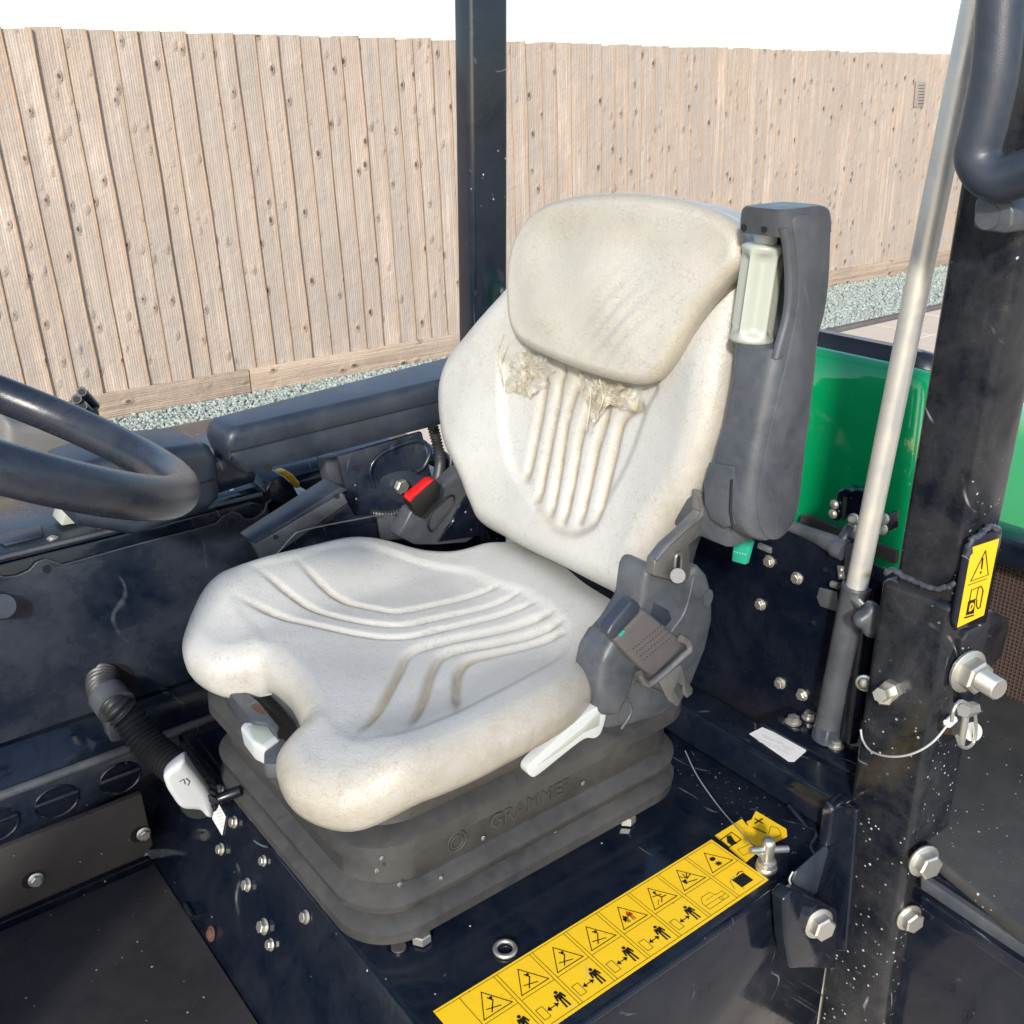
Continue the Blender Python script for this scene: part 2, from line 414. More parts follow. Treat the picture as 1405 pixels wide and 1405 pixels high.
def wood(name, tone, lying=False):
    m, nt, p = nodes(name)
    oi = nt.nodes.new('ShaderNodeObjectInfo')
    tc = nt.nodes.new('ShaderNodeTexCoord')
    off = nt.nodes.new('ShaderNodeVectorMath'); off.operation = 'SCALE'
    cmb = nt.nodes.new('ShaderNodeCombineXYZ')
    for i, k in enumerate((37.0, 11.0, 83.0)):
        nt.links.new(math_n(nt, 'MULTIPLY', oi.outputs['Random'], k), cmb.inputs[i])
    ad = nt.nodes.new('ShaderNodeVectorMath'); ad.operation = 'ADD'
    nt.links.new(tc.outputs['Object'], ad.inputs[0]); nt.links.new(cmb.outputs[0], ad.inputs[1])
    def mp(s):
        if lying: s = (s[2], s[1], s[0])
        q = nt.nodes.new('ShaderNodeMapping'); q.inputs['Scale'].default_value = s
        nt.links.new(ad.outputs[0], q.inputs[0]); return q.outputs[0]
    # knots: voronoi cells a hand's breadth apart
    kv = nt.nodes.new('ShaderNodeTexVoronoi'); kv.inputs['Scale'].default_value = 1.0; kv.inputs['Randomness'].default_value = 0.85
    kvec = mp((14.0, 4.0, 7.5)); nt.links.new(kvec, kv.inputs['Vector'])
    sc = nt.nodes.new('ShaderNodeSeparateColor'); nt.links.new(kv.outputs['Color'], sc.inputs[0])
    has = math_n(nt, 'GREATER_THAN', sc.outputs[0], 0.12)
    ksz = math_n(nt, 'MULTIPLY_ADD', sc.outputs[1], 0.11, 0.045)
    kd = math_n(nt, 'DIVIDE', kv.outputs['Distance'], ksz)
    knot = math_n(nt, 'MULTIPLY', ramp(nt, kd, [(0.0, 1.0), (0.7, 0.9), (1.0, 0.0)]), has)
    halo = math_n(nt, 'MULTIPLY', ramp(nt, math_n(nt, 'DIVIDE', kv.outputs['Distance'], 0.26), [(0.0, 1.0), (1.0, 0.0)]), has)
    # grain: rings bent round the knots
    g = nt.nodes.new('ShaderNodeTexWave'); g.bands_direction = 'Z' if lying else 'X'; g.inputs['Scale'].default_value = 26
    g.inputs['Distortion'].default_value = 5.0; g.inputs['Detail'].default_value = 4; g.inputs['Detail Scale'].default_value = 1.4
    gv = mp((1.0, 0.2, 0.10)); 
    bend = nt.nodes.new('ShaderNodeCombineXYZ'); nt.links.new(math_n(nt, 'MULTIPLY', halo, 0.05), bend.inputs[2 if lying else 0])
    ga = nt.nodes.new('ShaderNodeVectorMath'); ga.operation = 'ADD'
    nt.links.new(gv, ga.inputs[0]); nt.links.new(bend.outputs[0], ga.inputs[1]); nt.links.new(ga.outputs[0], g.inputs['Vector'])
    fine = nz(nt, mp((130, 30, 3.5)), 1.0, 4, 0.7)
    blot = nz(nt, mp((5, 5, 1.6)), 1.0, 4, 0.65)
    t1, t2, t3 = tone
    c = mix(nt, ramp(nt, blot, [(0.35, 0.0), (0.65, 1.0)]), t1, t2)
    rt = math_n(nt, 'MULTIPLY', ramp(nt, oi.outputs['Random'], [(0.0, 0.0), (1.0, 1.0)]), 0.55)
    c = mix(nt, rt, c, t3)
    streak = nz(nt, mp((38, 10, 0.9)), 1.0, 3, 0.6)
    c = mix(nt, ramp(nt, streak, [(0.40, 0.0), (0.60, 0.85)]), c, tuple(x * 0.60 for x in t2))
    grey = nz(nt, mp((3.2, 3, 2.4)), 1.0, 4, 0.7)
    c = mix(nt, ramp(nt, grey, [(0.45, 0.0), (0.65, 0.55)]), c, t3)
    c = mix(nt, math_n(nt, 'MULTIPLY', ramp(nt, g.outputs['Fac'], [(0.35, 0.0), (0.9, 1.0)]), 0.42), c, tuple(x * 0.62 for x in t1))
    c = mix(nt, math_n(nt, 'MULTIPLY', ramp(nt, fine, [(0.42, 0.0), (0.72, 1.0)]), 0.5), c, tuple(x * 0.5 for x in t2))
    c = mix(nt, math_n(nt, 'MULTIPLY', halo, 0.5), c, (0.32, 0.235, 0.165))
    edge = nt.nodes.new('ShaderNodeSeparateXYZ'); nt.links.new(tc.outputs['Object'], edge.inputs[0])
    c = mix(nt, math_n(nt, 'MULTIPLY', ramp(nt, edge.outputs[0], [(0.128, 0.0), (0.146, 1.0)]), 0.0 if lying else 0.6), c, (0.44, 0.27, 0.14))
    c = mix(nt, math_n(nt, 'MULTIPLY', knot, 0.92), c, (0.075, 0.048, 0.035))
    nt.links.new(c, p.inputs['Base Color']); p.inputs['Roughness'].default_value = 0.8
    b1 = bump(nt, p, halo, 0.8, 0.014)
    b2 = bump(nt, p, knot, 0.5, -0.004, b1)
    b2 = bump(nt, p, nz(nt, mp((9, 9, 9)), 1.0, 3, 0.6), 0.6, 0.02, b2)
    bump(nt, p, math_n(nt, 'ADD', g.outputs['Fac'], fine), 0.45, 0.0022, b2)
    return m
M['wood'] = wood('weathered_board', ((0.44, 0.342, 0.268), (0.59, 0.50, 0.43), (0.32, 0.30, 0.28)))
M['gboard'] = wood('gravel_board_wood', ((0.52, 0.39, 0.285), (0.46, 0.36, 0.28), (0.50, 0.41, 0.33)), True)
m_, nt_, p_ = nodes('gravel_stone')
v_ = coord(nt_)
c_ = ramp(nt_, nz(nt_, v_, 38, 2, 0.8), [(0.30, (0.10, 0.13, 0.12)), (0.45, (0.26, 0.31, 0.285)), (0.58, (0.40, 0.44, 0.41)), (0.70, (0.22, 0.28, 0.26))])
nt_.links.new(c_, p_.inputs['Base Color']); p_.inputs['Roughness'].default_value = 0.8
M['gravel'] = m_
def paving(name, a, b):
    m, nt, p = nodes(name); v = coord(nt)
    c = mix(nt, nz(nt, v, 2.5, 6, 0.7), a, b)
    c = mix(nt, math_n(nt, 'MULTIPLY', ramp(nt, nz(nt, v, 140, 2), [(0.5, 0.0), (0.7, 1.0)]), 0.35), c, tuple(x * 0.55 for x in a))
    nt.links.new(c, p.inputs['Base Color']); p.inputs['Roughness'].default_value = 0.85
    bump(nt, p, nz(nt, v, 90, 4), 0.3, 0.003); return m
M['paving'] = paving('paving_concrete', (0.56, 0.47, 0.38), (0.66, 0.58, 0.49))
M['soil'] = paving('joint_sand', (0.28, 0.23, 0.18), (0.36, 0.31, 0.26))

# bolt prototype meshes (flange washer + hexagon + stub), axis +Z, size 1 = head radius
def hex_mesh(name, stub=0.0, flange=True, mat='zinc', dome=False):
    parts = []
    def ring(n, r, z, ph=0): return [(r * math.cos(2 * math.pi * k / n + ph), r * math.sin(2 * math.pi * k / n + ph), z) for k in range(n)]
    if flange: parts.append(loft([ring(20, 1.28, 0), ring(20, 1.30, 0.16), ring(20, 1.12, 0.26)]))
    if dome: parts.append(loft([ring(20, 1.0, 0.1), ring(20, 0.95, 0.4), ring(20, 0.7, 0.62), ring(20, 0.3, 0.72)]))
    else:
        parts.append(loft([ring(6, 1.0, 0.2), ring(6, 1.0, 0.95)], True, False))
        parts.append(loft([ring(6, 1.0, 0.95), ring(6, 0.84, 1.06)], False, True))
    if stub:
        rr = []
        k = 0; z = 1.0
        while z < 1.0 + stub:
            rr.append(ring(14, 0.56 if k % 2 else 0.63, z)); z += 0.055; k += 1
        parts.append(loft(rr))
    V, Fc = join_data(parts)
    me = bpy.data.meshes.new(name); me.from_pydata(V, [], Fc); finish(me, M[mat], True, 30)
    return me
HEX = hex_mesh('bolt_mesh'); HEXP = hex_mesh('bolt_plain_mesh', flange=False); NUT = hex_mesh('nut_mesh', stub=1.3); DOME = hex_mesh('screw_mesh', dome=True)
def bolt(p, nrm, r, parent, me=None, name='bolt', spin=None, label=None):
    o = bpy.data.objects.new(name, me or HEX)
    Mx = frame_from(p, nrm) @ Matrix.Rotation(spin if spin is not None else random.uniform(0, 1), 4, 'Z') @ Matrix.Scale(r, 4)
    link(o, parent, Mx)
    if label: o['label'] = label
    return o
def disc(name, p, nrm, r, mat, parent, h=0.0012, n=18, sy=1.0):
    V, Fc = loft([[(r * math.cos(2 * math.pi * k / n), sy * r * math.sin(2 * math.pi * k / n), z) for k in range(n)] for z in (0, h)])
    return from_data(name, V, Fc, mat, parent, True, 30, frame_from(p, nrm))

# ------------------------------------------------------------------ things
# === setting: ground, gravel, paving ===
def struct(o): o['kind'] = 'structure'; return o
g = struct(from_data('ground', [(-60, -60, -0.03), (120, -60, -0.03), (120, 80, -0.03), (-60, 80, -0.03)], [(0, 1, 2, 3)], M['soil'], smooth=False))
FENCE_Y = 5.2
pave = struct(box('pavement', -2.0, 16.0, -3.0, 4.10, -0.028, -0.012, M['soil'], None, 0))
slab_me = {}
def slab(x, y, w, l):
    key = (w, l)
    if key not in slab_me:
        bm = bmesh.new(); bm_box(bm, 0, w, 0, l, -0.012, 0.0, 0.003, 1)
        me = bpy.data.meshes.new('paving_slab'); bmesh.ops.recalc_face_normals(bm, faces=bm.faces); bm.to_mesh(me); bm.free(); finish(me, M['paving'], False); slab_me[key] = me
    return link(bpy.data.objects.new('paving_slab', slab_me[key]), pave, Matrix.Translation((x, y, random.uniform(0, 0.003))))
y = -0.4; k = 0
while y < 4.05:
    x = -0.5 - (0.3 if k % 2 else 0)
    while x < 9.5:
        l = min(0.44, 4.09 - y)
        slab(x, y, 0.592, round(l, 3)); x += 0.6
    y += 0.45; k += 1
kerb = struct(empty('kerb', (0, 4.13, 0)))
for i in range(15):
    box('kerb_stone', -1 + i * 1.0, -0.005 + i * 1.0, 4.105, 4.155, -0.03, 0.025, M['kerb'], kerb, 0.005)
# gravel: loose stones on a bed
ico_v = []; t_ = (1 + 5 ** 0.5) / 2
for a_ in (-1, 1):
    for b_ in (-t_, t_): ico_v += [(0, a_, b_), (a_, b_, 0), (b_, 0, a_)]
bm = bmesh.new(); bmesh.ops.create_icosphere(bm, subdivisions=1, radius=1.0)
bm.verts.ensure_lookup_table()
IV = np.array([v.co[:] for v in bm.verts]); IF = np.array([[v.index for v in f.verts] for f in bm.faces]); bm.free()
def stones(n, xs, ys, r0, r1):
    px = rng.uniform(*xs, n); py = rng.uniform(*ys, n); pz = rng.uniform(-0.004, 0.010, n)
    s = rng.uniform(r0, r1, (n, 1, 1)) * rng.uniform(0.55, 1.25, (n, 1, 3)); s[:, :, 2] *= 0.8
    A = rng.normal(size=(n, 3, 3)); Q, _ = np.linalg.qr(A)
    V = IV[None] * rng.uniform(0.75, 1.15, (n, len(IV), 1)) * s
    V = np.einsum('nij,nkj->nki', Q, V) + np.stack([px, py, pz], 1)[:, None, :]
    Fi = IF[None] + (np.arange(n) * len(IV))[:, None, None]
    return V.reshape(-1, 3), Fi.reshape(-1, 3)
V1, F1 = stones(20000, (-0.2, 4.2), (4.16, 5.17), 0.009, 0.016)
V2, F2 = stones(12000, (4.2, 10.5), (4.16, 5.17), 0.013, 0.022)
V = np.vstack([V1, V2]); Fc = np.vstack([F1, F2 + len(V1)])
me = bpy.data.meshes.new('gravel'); me.vertices.add(len(V)); me.vertices.foreach_set('co', V.astype(np.float32).ravel())
me.loops.add(Fc.size); me.loops.foreach_set('vertex_index', Fc.astype(np.int32).ravel())
me.polygons.add(len(Fc)); me.polygons.foreach_set('loop_start', np.arange(0, Fc.size, 3, dtype=np.int32)); me.polygons.foreach_set('loop_total', np.full(len(Fc), 3, dtype=np.int32))
me.update(calc_edges=True); me.materials.append(M['gravel'])
tag(link(bpy.data.objects.new('gravel', me)), 'green grey slate gravel strip along the foot of the wooden fence', 'gravel', kind='stuff')
struct(box('gravel_bed', -2.0, 16.0, 4.155, 5.25, -0.028, -0.004, M['gravel'], None, 0))

# === fence ===
fence = tag(empty('wooden_fence', (4.5, FENCE_Y, 0)), 'tall close-board fence of weathered pale vertical boards behind the machine', 'fence')
PITCH = 0.117
board_me = []
for v in range(6):
    r_ = random.Random(v)
    bm = bmesh.new()
    n = 14; w = 0.150; rows = []
    for i in range(n + 1):
        z = 0.13 + 1.67 * i / n
        wob = 0.0018 * math.sin(i * 0.9 + v) + r_.uniform(-0.0008, 0.0008)
        cup = r_.uniform(-0.001, 0.001)
        # feather edge: thin on the left, thick proud edge on the right
        prof = [(0.0, 0.010), (0.0, 0.004), (w * 0.5, -0.007 + cup), (w - 0.004, -0.0160), (w, -0.0130), (w, 0.010)]
        rows.append([bm.verts.new((px + wob, py, z)) for px, py in prof])
    for a, b in zip(rows[:-1], rows[1:]):
        for k in range(6): bm.faces.new((a[k], a[(k + 1) % 6], b[(k + 1) % 6], b[k]))
    bm.faces.new(rows[0]); bm.faces.new(rows[-1])
    bmesh.ops.recalc_face_normals(bm, faces=bm.faces)
    me = bpy.data.meshes.new('board'); bm.to_mesh(me); bm.free(); finish(me, M['wood'], False); board_me.append(me)
bx = -2.6
for i in range(148):
    o = bpy.data.objects.new('board', board_me[random.randrange(6)])
    x = bx; bx += PITCH + random.uniform(-0.010, 0.010)
    lean = 0.034 + 0.002 * max(0, x - 4.0) + random.uniform(-0.003, 0.003)
    Mx = Matrix.Translation((x, FENCE_Y - 0.0045 * (i % 2) + random.uniform(-0.002, 0.002), random.uniform(-0.006, 0.006))) @ Matrix.Rotation(-lean, 4, 'Y')
    link(o, fence, Mx)
for i in range(7):
    x0 = -2.6 + i * 2.4
    o = box('gravel_board', 0, 2.393, -0.016, 0.012, 0, 0.145, M['gboard'], None, 0.003)
    o.parent = fence; o.matrix_local = WORLDM[fence.name].inverted() @ Matrix.Translation((x0, FENCE_Y - 0.012 + 0.002 * (i % 2), -0.004)); 
for z in (0.35, 0.95, 1.6):
    box('fence_rail', -2.6, 14.3, FENCE_Y + 0.013, FENCE_Y + 0.06, z, z + 0.08, M['gboard'], fence, 0.002)
for i in range(7):
    box('fence_post', -2.65 + 2.4 * i, -2.55 + 2.4 * i, FENCE_Y + 0.06, FENCE_Y + 0.16, -0.02, 1.72, M['gboard'], fence, 0.003)
p = at(1263, 130, y=FENCE_Y - 0.03)
o = prism('maker_plate', [at(1257, 112, y=FENCE_Y - 0.024), at(1271, 112, y=FENCE_Y - 0.024), at(1267, 147, y=FENCE_Y - 0.024), at(1254, 147, y=FENCE_Y - 0.024)], (0, 0.004, 0), plain('plate_grey', (0.30, 0.26, 0.23), 0.6), fence, 0.0008)
o['label'] = 'small ribbed grey plate near the fence top'
for k in range(7):
    a = at(1260, 117 + 4.2 * k, y=FENCE_Y - 0.0245); b = at(1268, 117 + 4.2 * k, y=FENCE_Y - 0.0245)
    tube('plate_rib', [a, b], 0.002, M['ink'], o, 5)
# === the ride-on machine ===
mower = tag(empty('ride_on_mower', (0.8, 1.0, 0)), 'black and green ride-on mower with a cracked cream vinyl seat and open operator platform', 'ride-on mower')
YC = 0.972                                     # centre line of the seat

# --- driver seat -----------------------------------------------------------
seat = empty('driver_seat', (0.62, YC, 0.6), mower)
seat['label'] = 'cream vinyl suspension seat, cracked and torn below the headrest'

def cushion(name, outline, centre, height_fn, edge_r, side, tofs, mat, parent, nA=420, nR=110, wear_fn=None, under=0.02):
    """upholstered block: polar grid over the outline, rolled edge, side wall. tofs maps (u,v,h) to world."""
    O = resample(catmull(outline, 10, True), nA, True)
    c = np.array(centre)
    s = np.linspace(0, 1, nR + 1)[1:]
    t = 1 - (1 - s) ** 1.7
    U = np.concatenate([c[None], (c + (O - c) * t[:, None, None]).reshape(-1, 2)])
    d, _, _ = seg_dist(U[:, 0], U[:, 1], list(map(tuple, O)), True)
    d[-nA:] = 0
    top, wear = height_fn(U[:, 0], U[:, 1], d)
    q = np.clip(1 - d / edge_r, 0, 1)
    drop = edge_r * (1 - np.sqrt(np.clip(1 - q * q, 0, 1)))
    h = top - drop
    # sub-linear shrink: the outermost ring is the widest line, at top - edge_r
    V = [tofs(u[0], u[1], hh) for u, hh in zip(U, h)]
    W = list(wear)
    rings = nR
    base_i = 1 + (nR - 1) * nA
    outer = U[-nA:]; ho = h[-nA:]; wo_ = wear[-nA:]
    for dz, inset in side:
        dirs = (c - outer); dirs /= np.linalg.norm(dirs, axis=1)[:, None]
        for k in range(nA):
            q2 = outer[k] + dirs[k] * inset
            V.append(tofs(q2[0], q2[1], ho[k] - dz if dz < 10 else 0)); W.append(wo_[k])
        rings += 1
    Fc = [(0, 1 + k, 1 + (k + 1) % nA) for k in range(nA)]
    for i in range(rings - 1):
        a = 1 + i * nA
        for k in range(nA):
            k2 = (k + 1) % nA
            Fc.append((a + k, a + nA + k, a + nA + k2, a + k2))
    Fc.append(tuple(1 + (rings - 1) * nA + k for k in range(nA)))
    return from_data(name, V, Fc, mat, parent, True, 60, None, np.clip(W, 0, 1))

half = [(0.408, 0.0), (0.407, 0.052), (0.401, 0.068), (0.376, 0.080), (0.354, 0.098), (0.344, 0.130), (0.344, 0.158), (0.356, 0.190), (0.382, 0.222),
        (0.425, 0.242), (0.49, 0.250), (0.57, 0.249), (0.64, 0.240), (0.70, 0.215), (0.742, 0.180), (0.775, 0.155), (0.82, 0.150), (0.875, 0.148), (0.905, 0.12)]
outl = [(x + 0.010 * (x < 0.41), YC + d * 1.01) for x, d in half] + [(0.915, YC)] + [(x, YC - d) for x, d in reversed(half[1:])]
ZT = 0.908
def px8(pts):                                   # survey of the stitched channels on the cushion top
    r = []
    for x, y in pts:
        q = at(250 + x / 2.342, 700 + y / 2.342, z=ZT); r.append((q[0], q[1]))
    return catmull(r, 6).tolist()
G_thin = [px8(p) for p in (
    [(375, 228), (430, 255), (500, 280), (620, 305), (700, 312), (820, 287), (960, 250), (1010, 240)],
    [(245, 262), (330, 290), (420, 315), (560, 343), (700, 353), (800, 335), (1000, 285), (1075, 262)],
    [(175, 325), (350, 350), (550, 380), (680, 388), (780, 375), (1000, 320), (1125, 290)])]
G_near = [px8(p) for p in (
    [(560, 705), (640, 590), (695, 490), (735, 430), (850, 395), (1050, 350), (1175, 320)],
    [(728, 700), (775, 570), (805, 480), (850, 432), (1000, 398), (1130, 368), (1210, 345)],
    [(882, 645), (882, 540), (892, 480), (940, 445), (1080, 408), (1215, 372)])]
REC = px8([(370, 225), (500, 182), (700, 172), (900, 195), (1010, 235), (1100, 262), (1180, 310), (1245, 370), (1225, 440), (1120, 525), (930, 630), (740, 715), (640, 730), (540, 715), (430, 600), (250, 400), (165, 325), (230, 258)])
def cush_top(u, v, d):
    dy = np.abs(v - YC)
    z = ZT - 0.004 + (0.020 + 0.012 * (v > YC)) * sstep(0.11, 0.22, dy) * sstep(0.36, 0.45, u) * (1 - sstep(0.62, 0.78, u))
    z -= 0.006 * (1 - sstep(0.34, 0.43, u))
    z += 0.010 * sstep(0.70, 0.80, u) - 0.02 * sstep(0.80, 0.9, u)
    wear = 0.45 * (1 - sstep(0.004, 0.045, d)) * sstep(YC + 0.12, YC - 0.16, v) + 0.15 * (1 - sstep(0.004, 0.03, d))
    dd, _, _ = seg_dist(u, v, REC, True)
    sd = np.where(inside(u, v, REC), dd, -dd)
    z -= (0.0015 + 0.003 * sstep(0.42, 0.56, u)) * sstep(-0.008, 0.008, sd)
    for gl, w, dep, wr in ((G_thin, 0.0042, 0.0056, 0.9), (G_near, 0.0058, 0.0082, 1.0)):
        for gline in gl:
            D, al, L = seg_dist(u, v, gline)
            fade = sstep(0.0, 0.05, al) * 0.85 + 0.15
            f2 = 1 - 0.6 * sstep(L - 0.02, L, al)
            g_ = np.exp(-(D / w) ** 2) * fade * f2
            z -= dep * g_
            front = 1 - sstep(0.12, 0.2, al)
            wear = np.maximum(wear, wr * np.exp(-(D / (w * 0.8)) ** 2) * fade * (0.45 + 0.55 * front))
    z += 0.0012 * np.sin(u * 31 + v * 17) * np.sin(v * 23 - u * 9)
    return z, wear
cush = cushion('seat_cushion', outl, (0.62, YC), cush_top, 0.030,
               [(0.008, 0.0005), (0.016, 0.002), (0.024, 0.006), (0.029, 0.013), (0.032, 0.026)],
               lambda u, v, h: (u, v, h + 0.045 * (v - YC)), M['vinyl'], seat, wear_fn=None)

# --- backrest ---------------------------------------------------------------
KB = 0.21
bo = np.array([0.82, 0, 0.91]); bv = _n([KB, 0, 1.0]); bnrm = _n([-1.0, 0, KB])
def onback(x, y, off=0.0):
    p = at_plane(x, y, bo + bnrm * off, bnrm)
    return (p[1], (p - bo - bnrm * off).dot(bv))
def backmap(u, v, h):
    return bo + np.array([0, 1.0, 0]) * u + bv * v + bnrm * h
bpx = [(652, 722), (640, 690), (632, 650), (612, 605), (604, 560), (605, 520), (617, 485), (642, 452), (668, 418), (692, 380), (700, 345), (713, 312), (735, 290), (765, 274), (810, 266), (870, 264), (930, 270), (985, 284), (1010, 304),
       (1014, 350), (1008, 420), (1000, 480), (992, 550), (982, 600), (966, 645), (948, 680), (915, 722), (893, 765), (884, 800), (872, 824), (852, 828), (820, 812), (770, 786), (725, 764), (690, 745)]
bout = [onback(x, y) for x, y in bpx]
def zb(pts):
    return catmull([onback(600 + x / 3.5125, 400 + y / 3.5125) for x, y in pts], 6).tolist()
BG = [zb(p) for p in (
    [(500, 440), (487, 520), (470, 640), (450, 760), (430, 900)],
    [(590, 380), (572, 440), (560, 530), (530, 700), (505, 860), (492, 1010)],
    [(665, 400), (650, 460), (610, 600), (590, 720), (572, 880), (556, 1080)],
    [(735, 470), (712, 560), (672, 700), (655, 800), (640, 930), (622, 1110)],
    [(800, 530), (788, 620), (752, 740), (730, 850), (712, 980), (698, 1110)],
    [(960, 560), (900, 590), (862, 650), (835, 760), (810, 880), (792, 1000), (778, 1090)])]
BREC = zb([(330, 330), (325, 520), (330, 680), (370, 850), (440, 960), (510, 1050), (590, 1140), (680, 1170), (745, 1150), (785, 1110), (830, 990), (900, 850), (960, 700), (1010, 560), (1060, 440), (900, 330), (600, 260)])
def back_top(u, v, d):
    z = np.zeros_like(u)
    uc = 0.975
    z += 0.022 * sstep(0.10, 0.24, np.abs(u - uc)) * sstep(0.02, 0.12, v) * (1 - sstep(0.30, 0.44, v))
    z += 0.012 * np.exp(-((v - 0.05) / 0.08) ** 2)
    dd, _, _ = seg_dist(u, v, BREC, True)
    sd = np.where(inside(u, v, BREC), dd, -dd)
    z -= 0.006 * sstep(-0.008, 0.008, sd)
    wear = 0.5 * (1 - sstep(0.0, 0.05, d)) * sstep(0.93, 0.80, u)
    wear = np.maximum(wear, 0.75 * np.exp(-((v - 0.30) / 0.05) ** 2) * np.exp(-((u - 1.0) / 0.14) ** 2))
    for gline in BG:
        D, al, L = seg_dist(u, v, gline)
        g_ = np.exp(-(D / 0.0066) ** 2) * (1 - 0.5 * sstep(L - 0.015, L, al))
        z -= 0.0075 * g_
        wear = np.maximum(wear, 1.0 * np.exp(-(D / 0.0055) ** 2))
    bl = [p for p in BREC[30:72]]
    D, _, _ = seg_dist(u, v, bl)
    wear = np.maximum(wear, 0.6 * np.exp(-(D / 0.006) ** 2) * (v < 0.1))
    z += 0.001 * np.sin(u * 37 + v * 13) * np.sin(v * 29 - u * 11)
    return z, wear
cushion('backrest', bout, (0.98, 0.22), back_top, 0.042, [(0.01, 0.0), (0.025, 0.001), (0.045, 0.006), (0.06, 0.018), (0.068, 0.03)],
        backmap, M['vinyl'], seat)
# hard back shell behind the upholstery
bo2 = resample(catmull(bout, 8, True), 80, True); cc = bo2.mean(0)
rings = []
for h, sc in ((-0.055, 0.93), (-0.075, 0.96), (-0.10, 0.94), (-0.118, 0.86)):
    rings.append([backmap(*(cc + (q - cc) * sc), h) for q in bo2])
V, Fc = loft(rings); from_data('back_shell', V, Fc, M['plastic'], seat)

# --- headrest pad -----------------------------------------------------------
PO = 0.030
hp = [(694, 372), (698, 345), (708, 318), (727, 292), (757, 275), (800, 266), (850, 264), (905, 268), (955, 279), (990, 295), (1010, 318), (1014, 345), (1008, 365), (985, 392), (960, 422), (938, 455), (920, 487), (905, 508), (890, 522), (870, 527), (835, 521), (795, 509), (755, 493), (722, 477), (703, 460), (695, 435), (693, 405)]
hout = [onback(x, y, PO) for x, y in hp]
def head_top(u, v, d):
    z = PO + 0.004 + 0.005 * sstep(0.0, 0.10, d)
    z = z + 0.0025 * np.sin(u * 40 + 1) * np.sin(v * 33) * sstep(0.01, 0.05, d)
    # soft sitting creases running up to the right
    q = (u * 0.55 + v * 0.83)
    z = z + 0.0011 * np.sin(q * 260 + 5 * np.sin(u * 21)) * np.exp(-((v - 0.36) / 0.05) ** 2) * np.exp(-((u - 0.90) / 0.08) ** 2)
    wear = 0.55 * (1 - sstep(0.002, 0.018, d))
    wear = np.maximum(wear, 0.35 * np.exp(-((v - 0.47) / 0.03) ** 2))
    return z, wear
hpad = cushion('headrest_pad', hout, (0.97, 0.40), head_top, 0.015, [(0.006, 0.0), (0.014, 0.002), (0.02, 0.007), (0.03, 0.01)], backmap, M['vinyl_pad'], seat, nA=360, nR=90)
# stitched piping along the upper edge
H = resample(catmull(hout, 10, True), 360, True); cc = H.mean(0)
pp = [cc + (q - cc) * 0.985 for q in H]
pip = [backmap(q[0], q[1], PO - 0.011) for q in pp if q[1] > 0.43]
# reorder so the gap lies outside
vals = [q for q in pp]; idx = [i for i, q in enumerate(pp) if q[1] > 0.44]
start = next((i for i in idx if (i - 1) % 360 not in idx), idx[0])
order = [(start + k) % 360 for k in range(len(idx))]
tube('piping', [backmap(pp[i][0] , pp[i][1], PO - 0.010) for i in order], 0.0022, M['vinyl_pad'], seat, 8)
# band joining pad and backrest over the top
rings = []
for off in (0.026, 0.012, 0.0, -0.012):
    rings.append([backmap(*(cc + (pp[i] - cc) * (1.005 if off < 0.01 else 0.995)), off) for i in order])
V = [p for r in rings for p in r]; n = len(order)
Fc = [(a * n + k, a * n + k + 1, (a + 1) * n + k + 1, (a + 1) * n + k) for a in range(3) for k in range(n - 1)]
o = from_data('top_band', V, Fc, M['vinyl'], seat)
m_ = o.modifiers.new('thick', 'SOLIDIFY'); m_.thickness = 0.003
# torn film and stuffing hanging under the pad
def torn(name, pts, seed, off=0.012, amp=0.010, n=17):
    r_ = random.Random(seed)
    O = [onback(x, y, off) for x, y in pts]; O = resample(np.array(O), 44, True)
    c = O.mean(0); V = [backmap(c[0], c[1], off + amp)]; Fc = []
    nr = 7
    for i in range(1, nr + 1):
        for k in range(44):
            q = c + (O[k] - c) * (i / nr) + np.array([r_.uniform(-1, 1), r_.uniform(-1, 1)]) * 0.0028
            V.append(backmap(q[0], q[1], off + r_.uniform(-0.6, 1) * amp * (1 if i < nr else 0.1)))
    for k in range(44): Fc.append((0, 1 + k, 1 + (k + 1) % 44))
    for i in range(nr - 1):
        for k in range(44):
            a = 1 + i * 44 + k; b = 1 + i * 44 + (k + 1) % 44
            Fc += [(a, a + 44, b + 44), (a, b + 44, b)] if r_.random() < .5 else [(a, a + 44, b), (b, a + 44, b + 44)]
    return from_data(name, V, Fc, M['film'], seat, False)
o = torn('torn_film', [(694, 462), (688, 490), (686, 515), (694, 540), (712, 538), (725, 545), (740, 536), (752, 520), (762, 505), (745, 490), (715, 478)], 3, 0.003, 0.003)
o['label'] = 'crumpled clear film where the vinyl is torn'
torn('torn_film', [(795, 512), (792, 535), (805, 552), (812, 580), (808, 598), (816, 585), (828, 562), (836, 552), (850, 560), (872, 563), (880, 545), (884, 530), (862, 530), (830, 522)], 5, 0.003, 0.003)
0 and torn('torn_film', [(975, 415), (960, 440), (968, 448), (985, 432), (1000, 412), (1005, 396), (992, 398)], 9, 0.012, 0.005)
for s_, (pa, pb, pc) in enumerate((((693, 458), (684, 488), (688, 512)), ((700, 470), (689, 500), (691, 530)), ((806, 520), (812, 545), (806, 590)), ((824, 520), (829, 548), (822, 566)))):
    P_ = [backmap(*onback(*q, 0.012), 0.014) for q in (pa, pb, pc)]
    tube('torn_thread', catmull(P_, 5), 0.0009, M['film'], seat, 5)

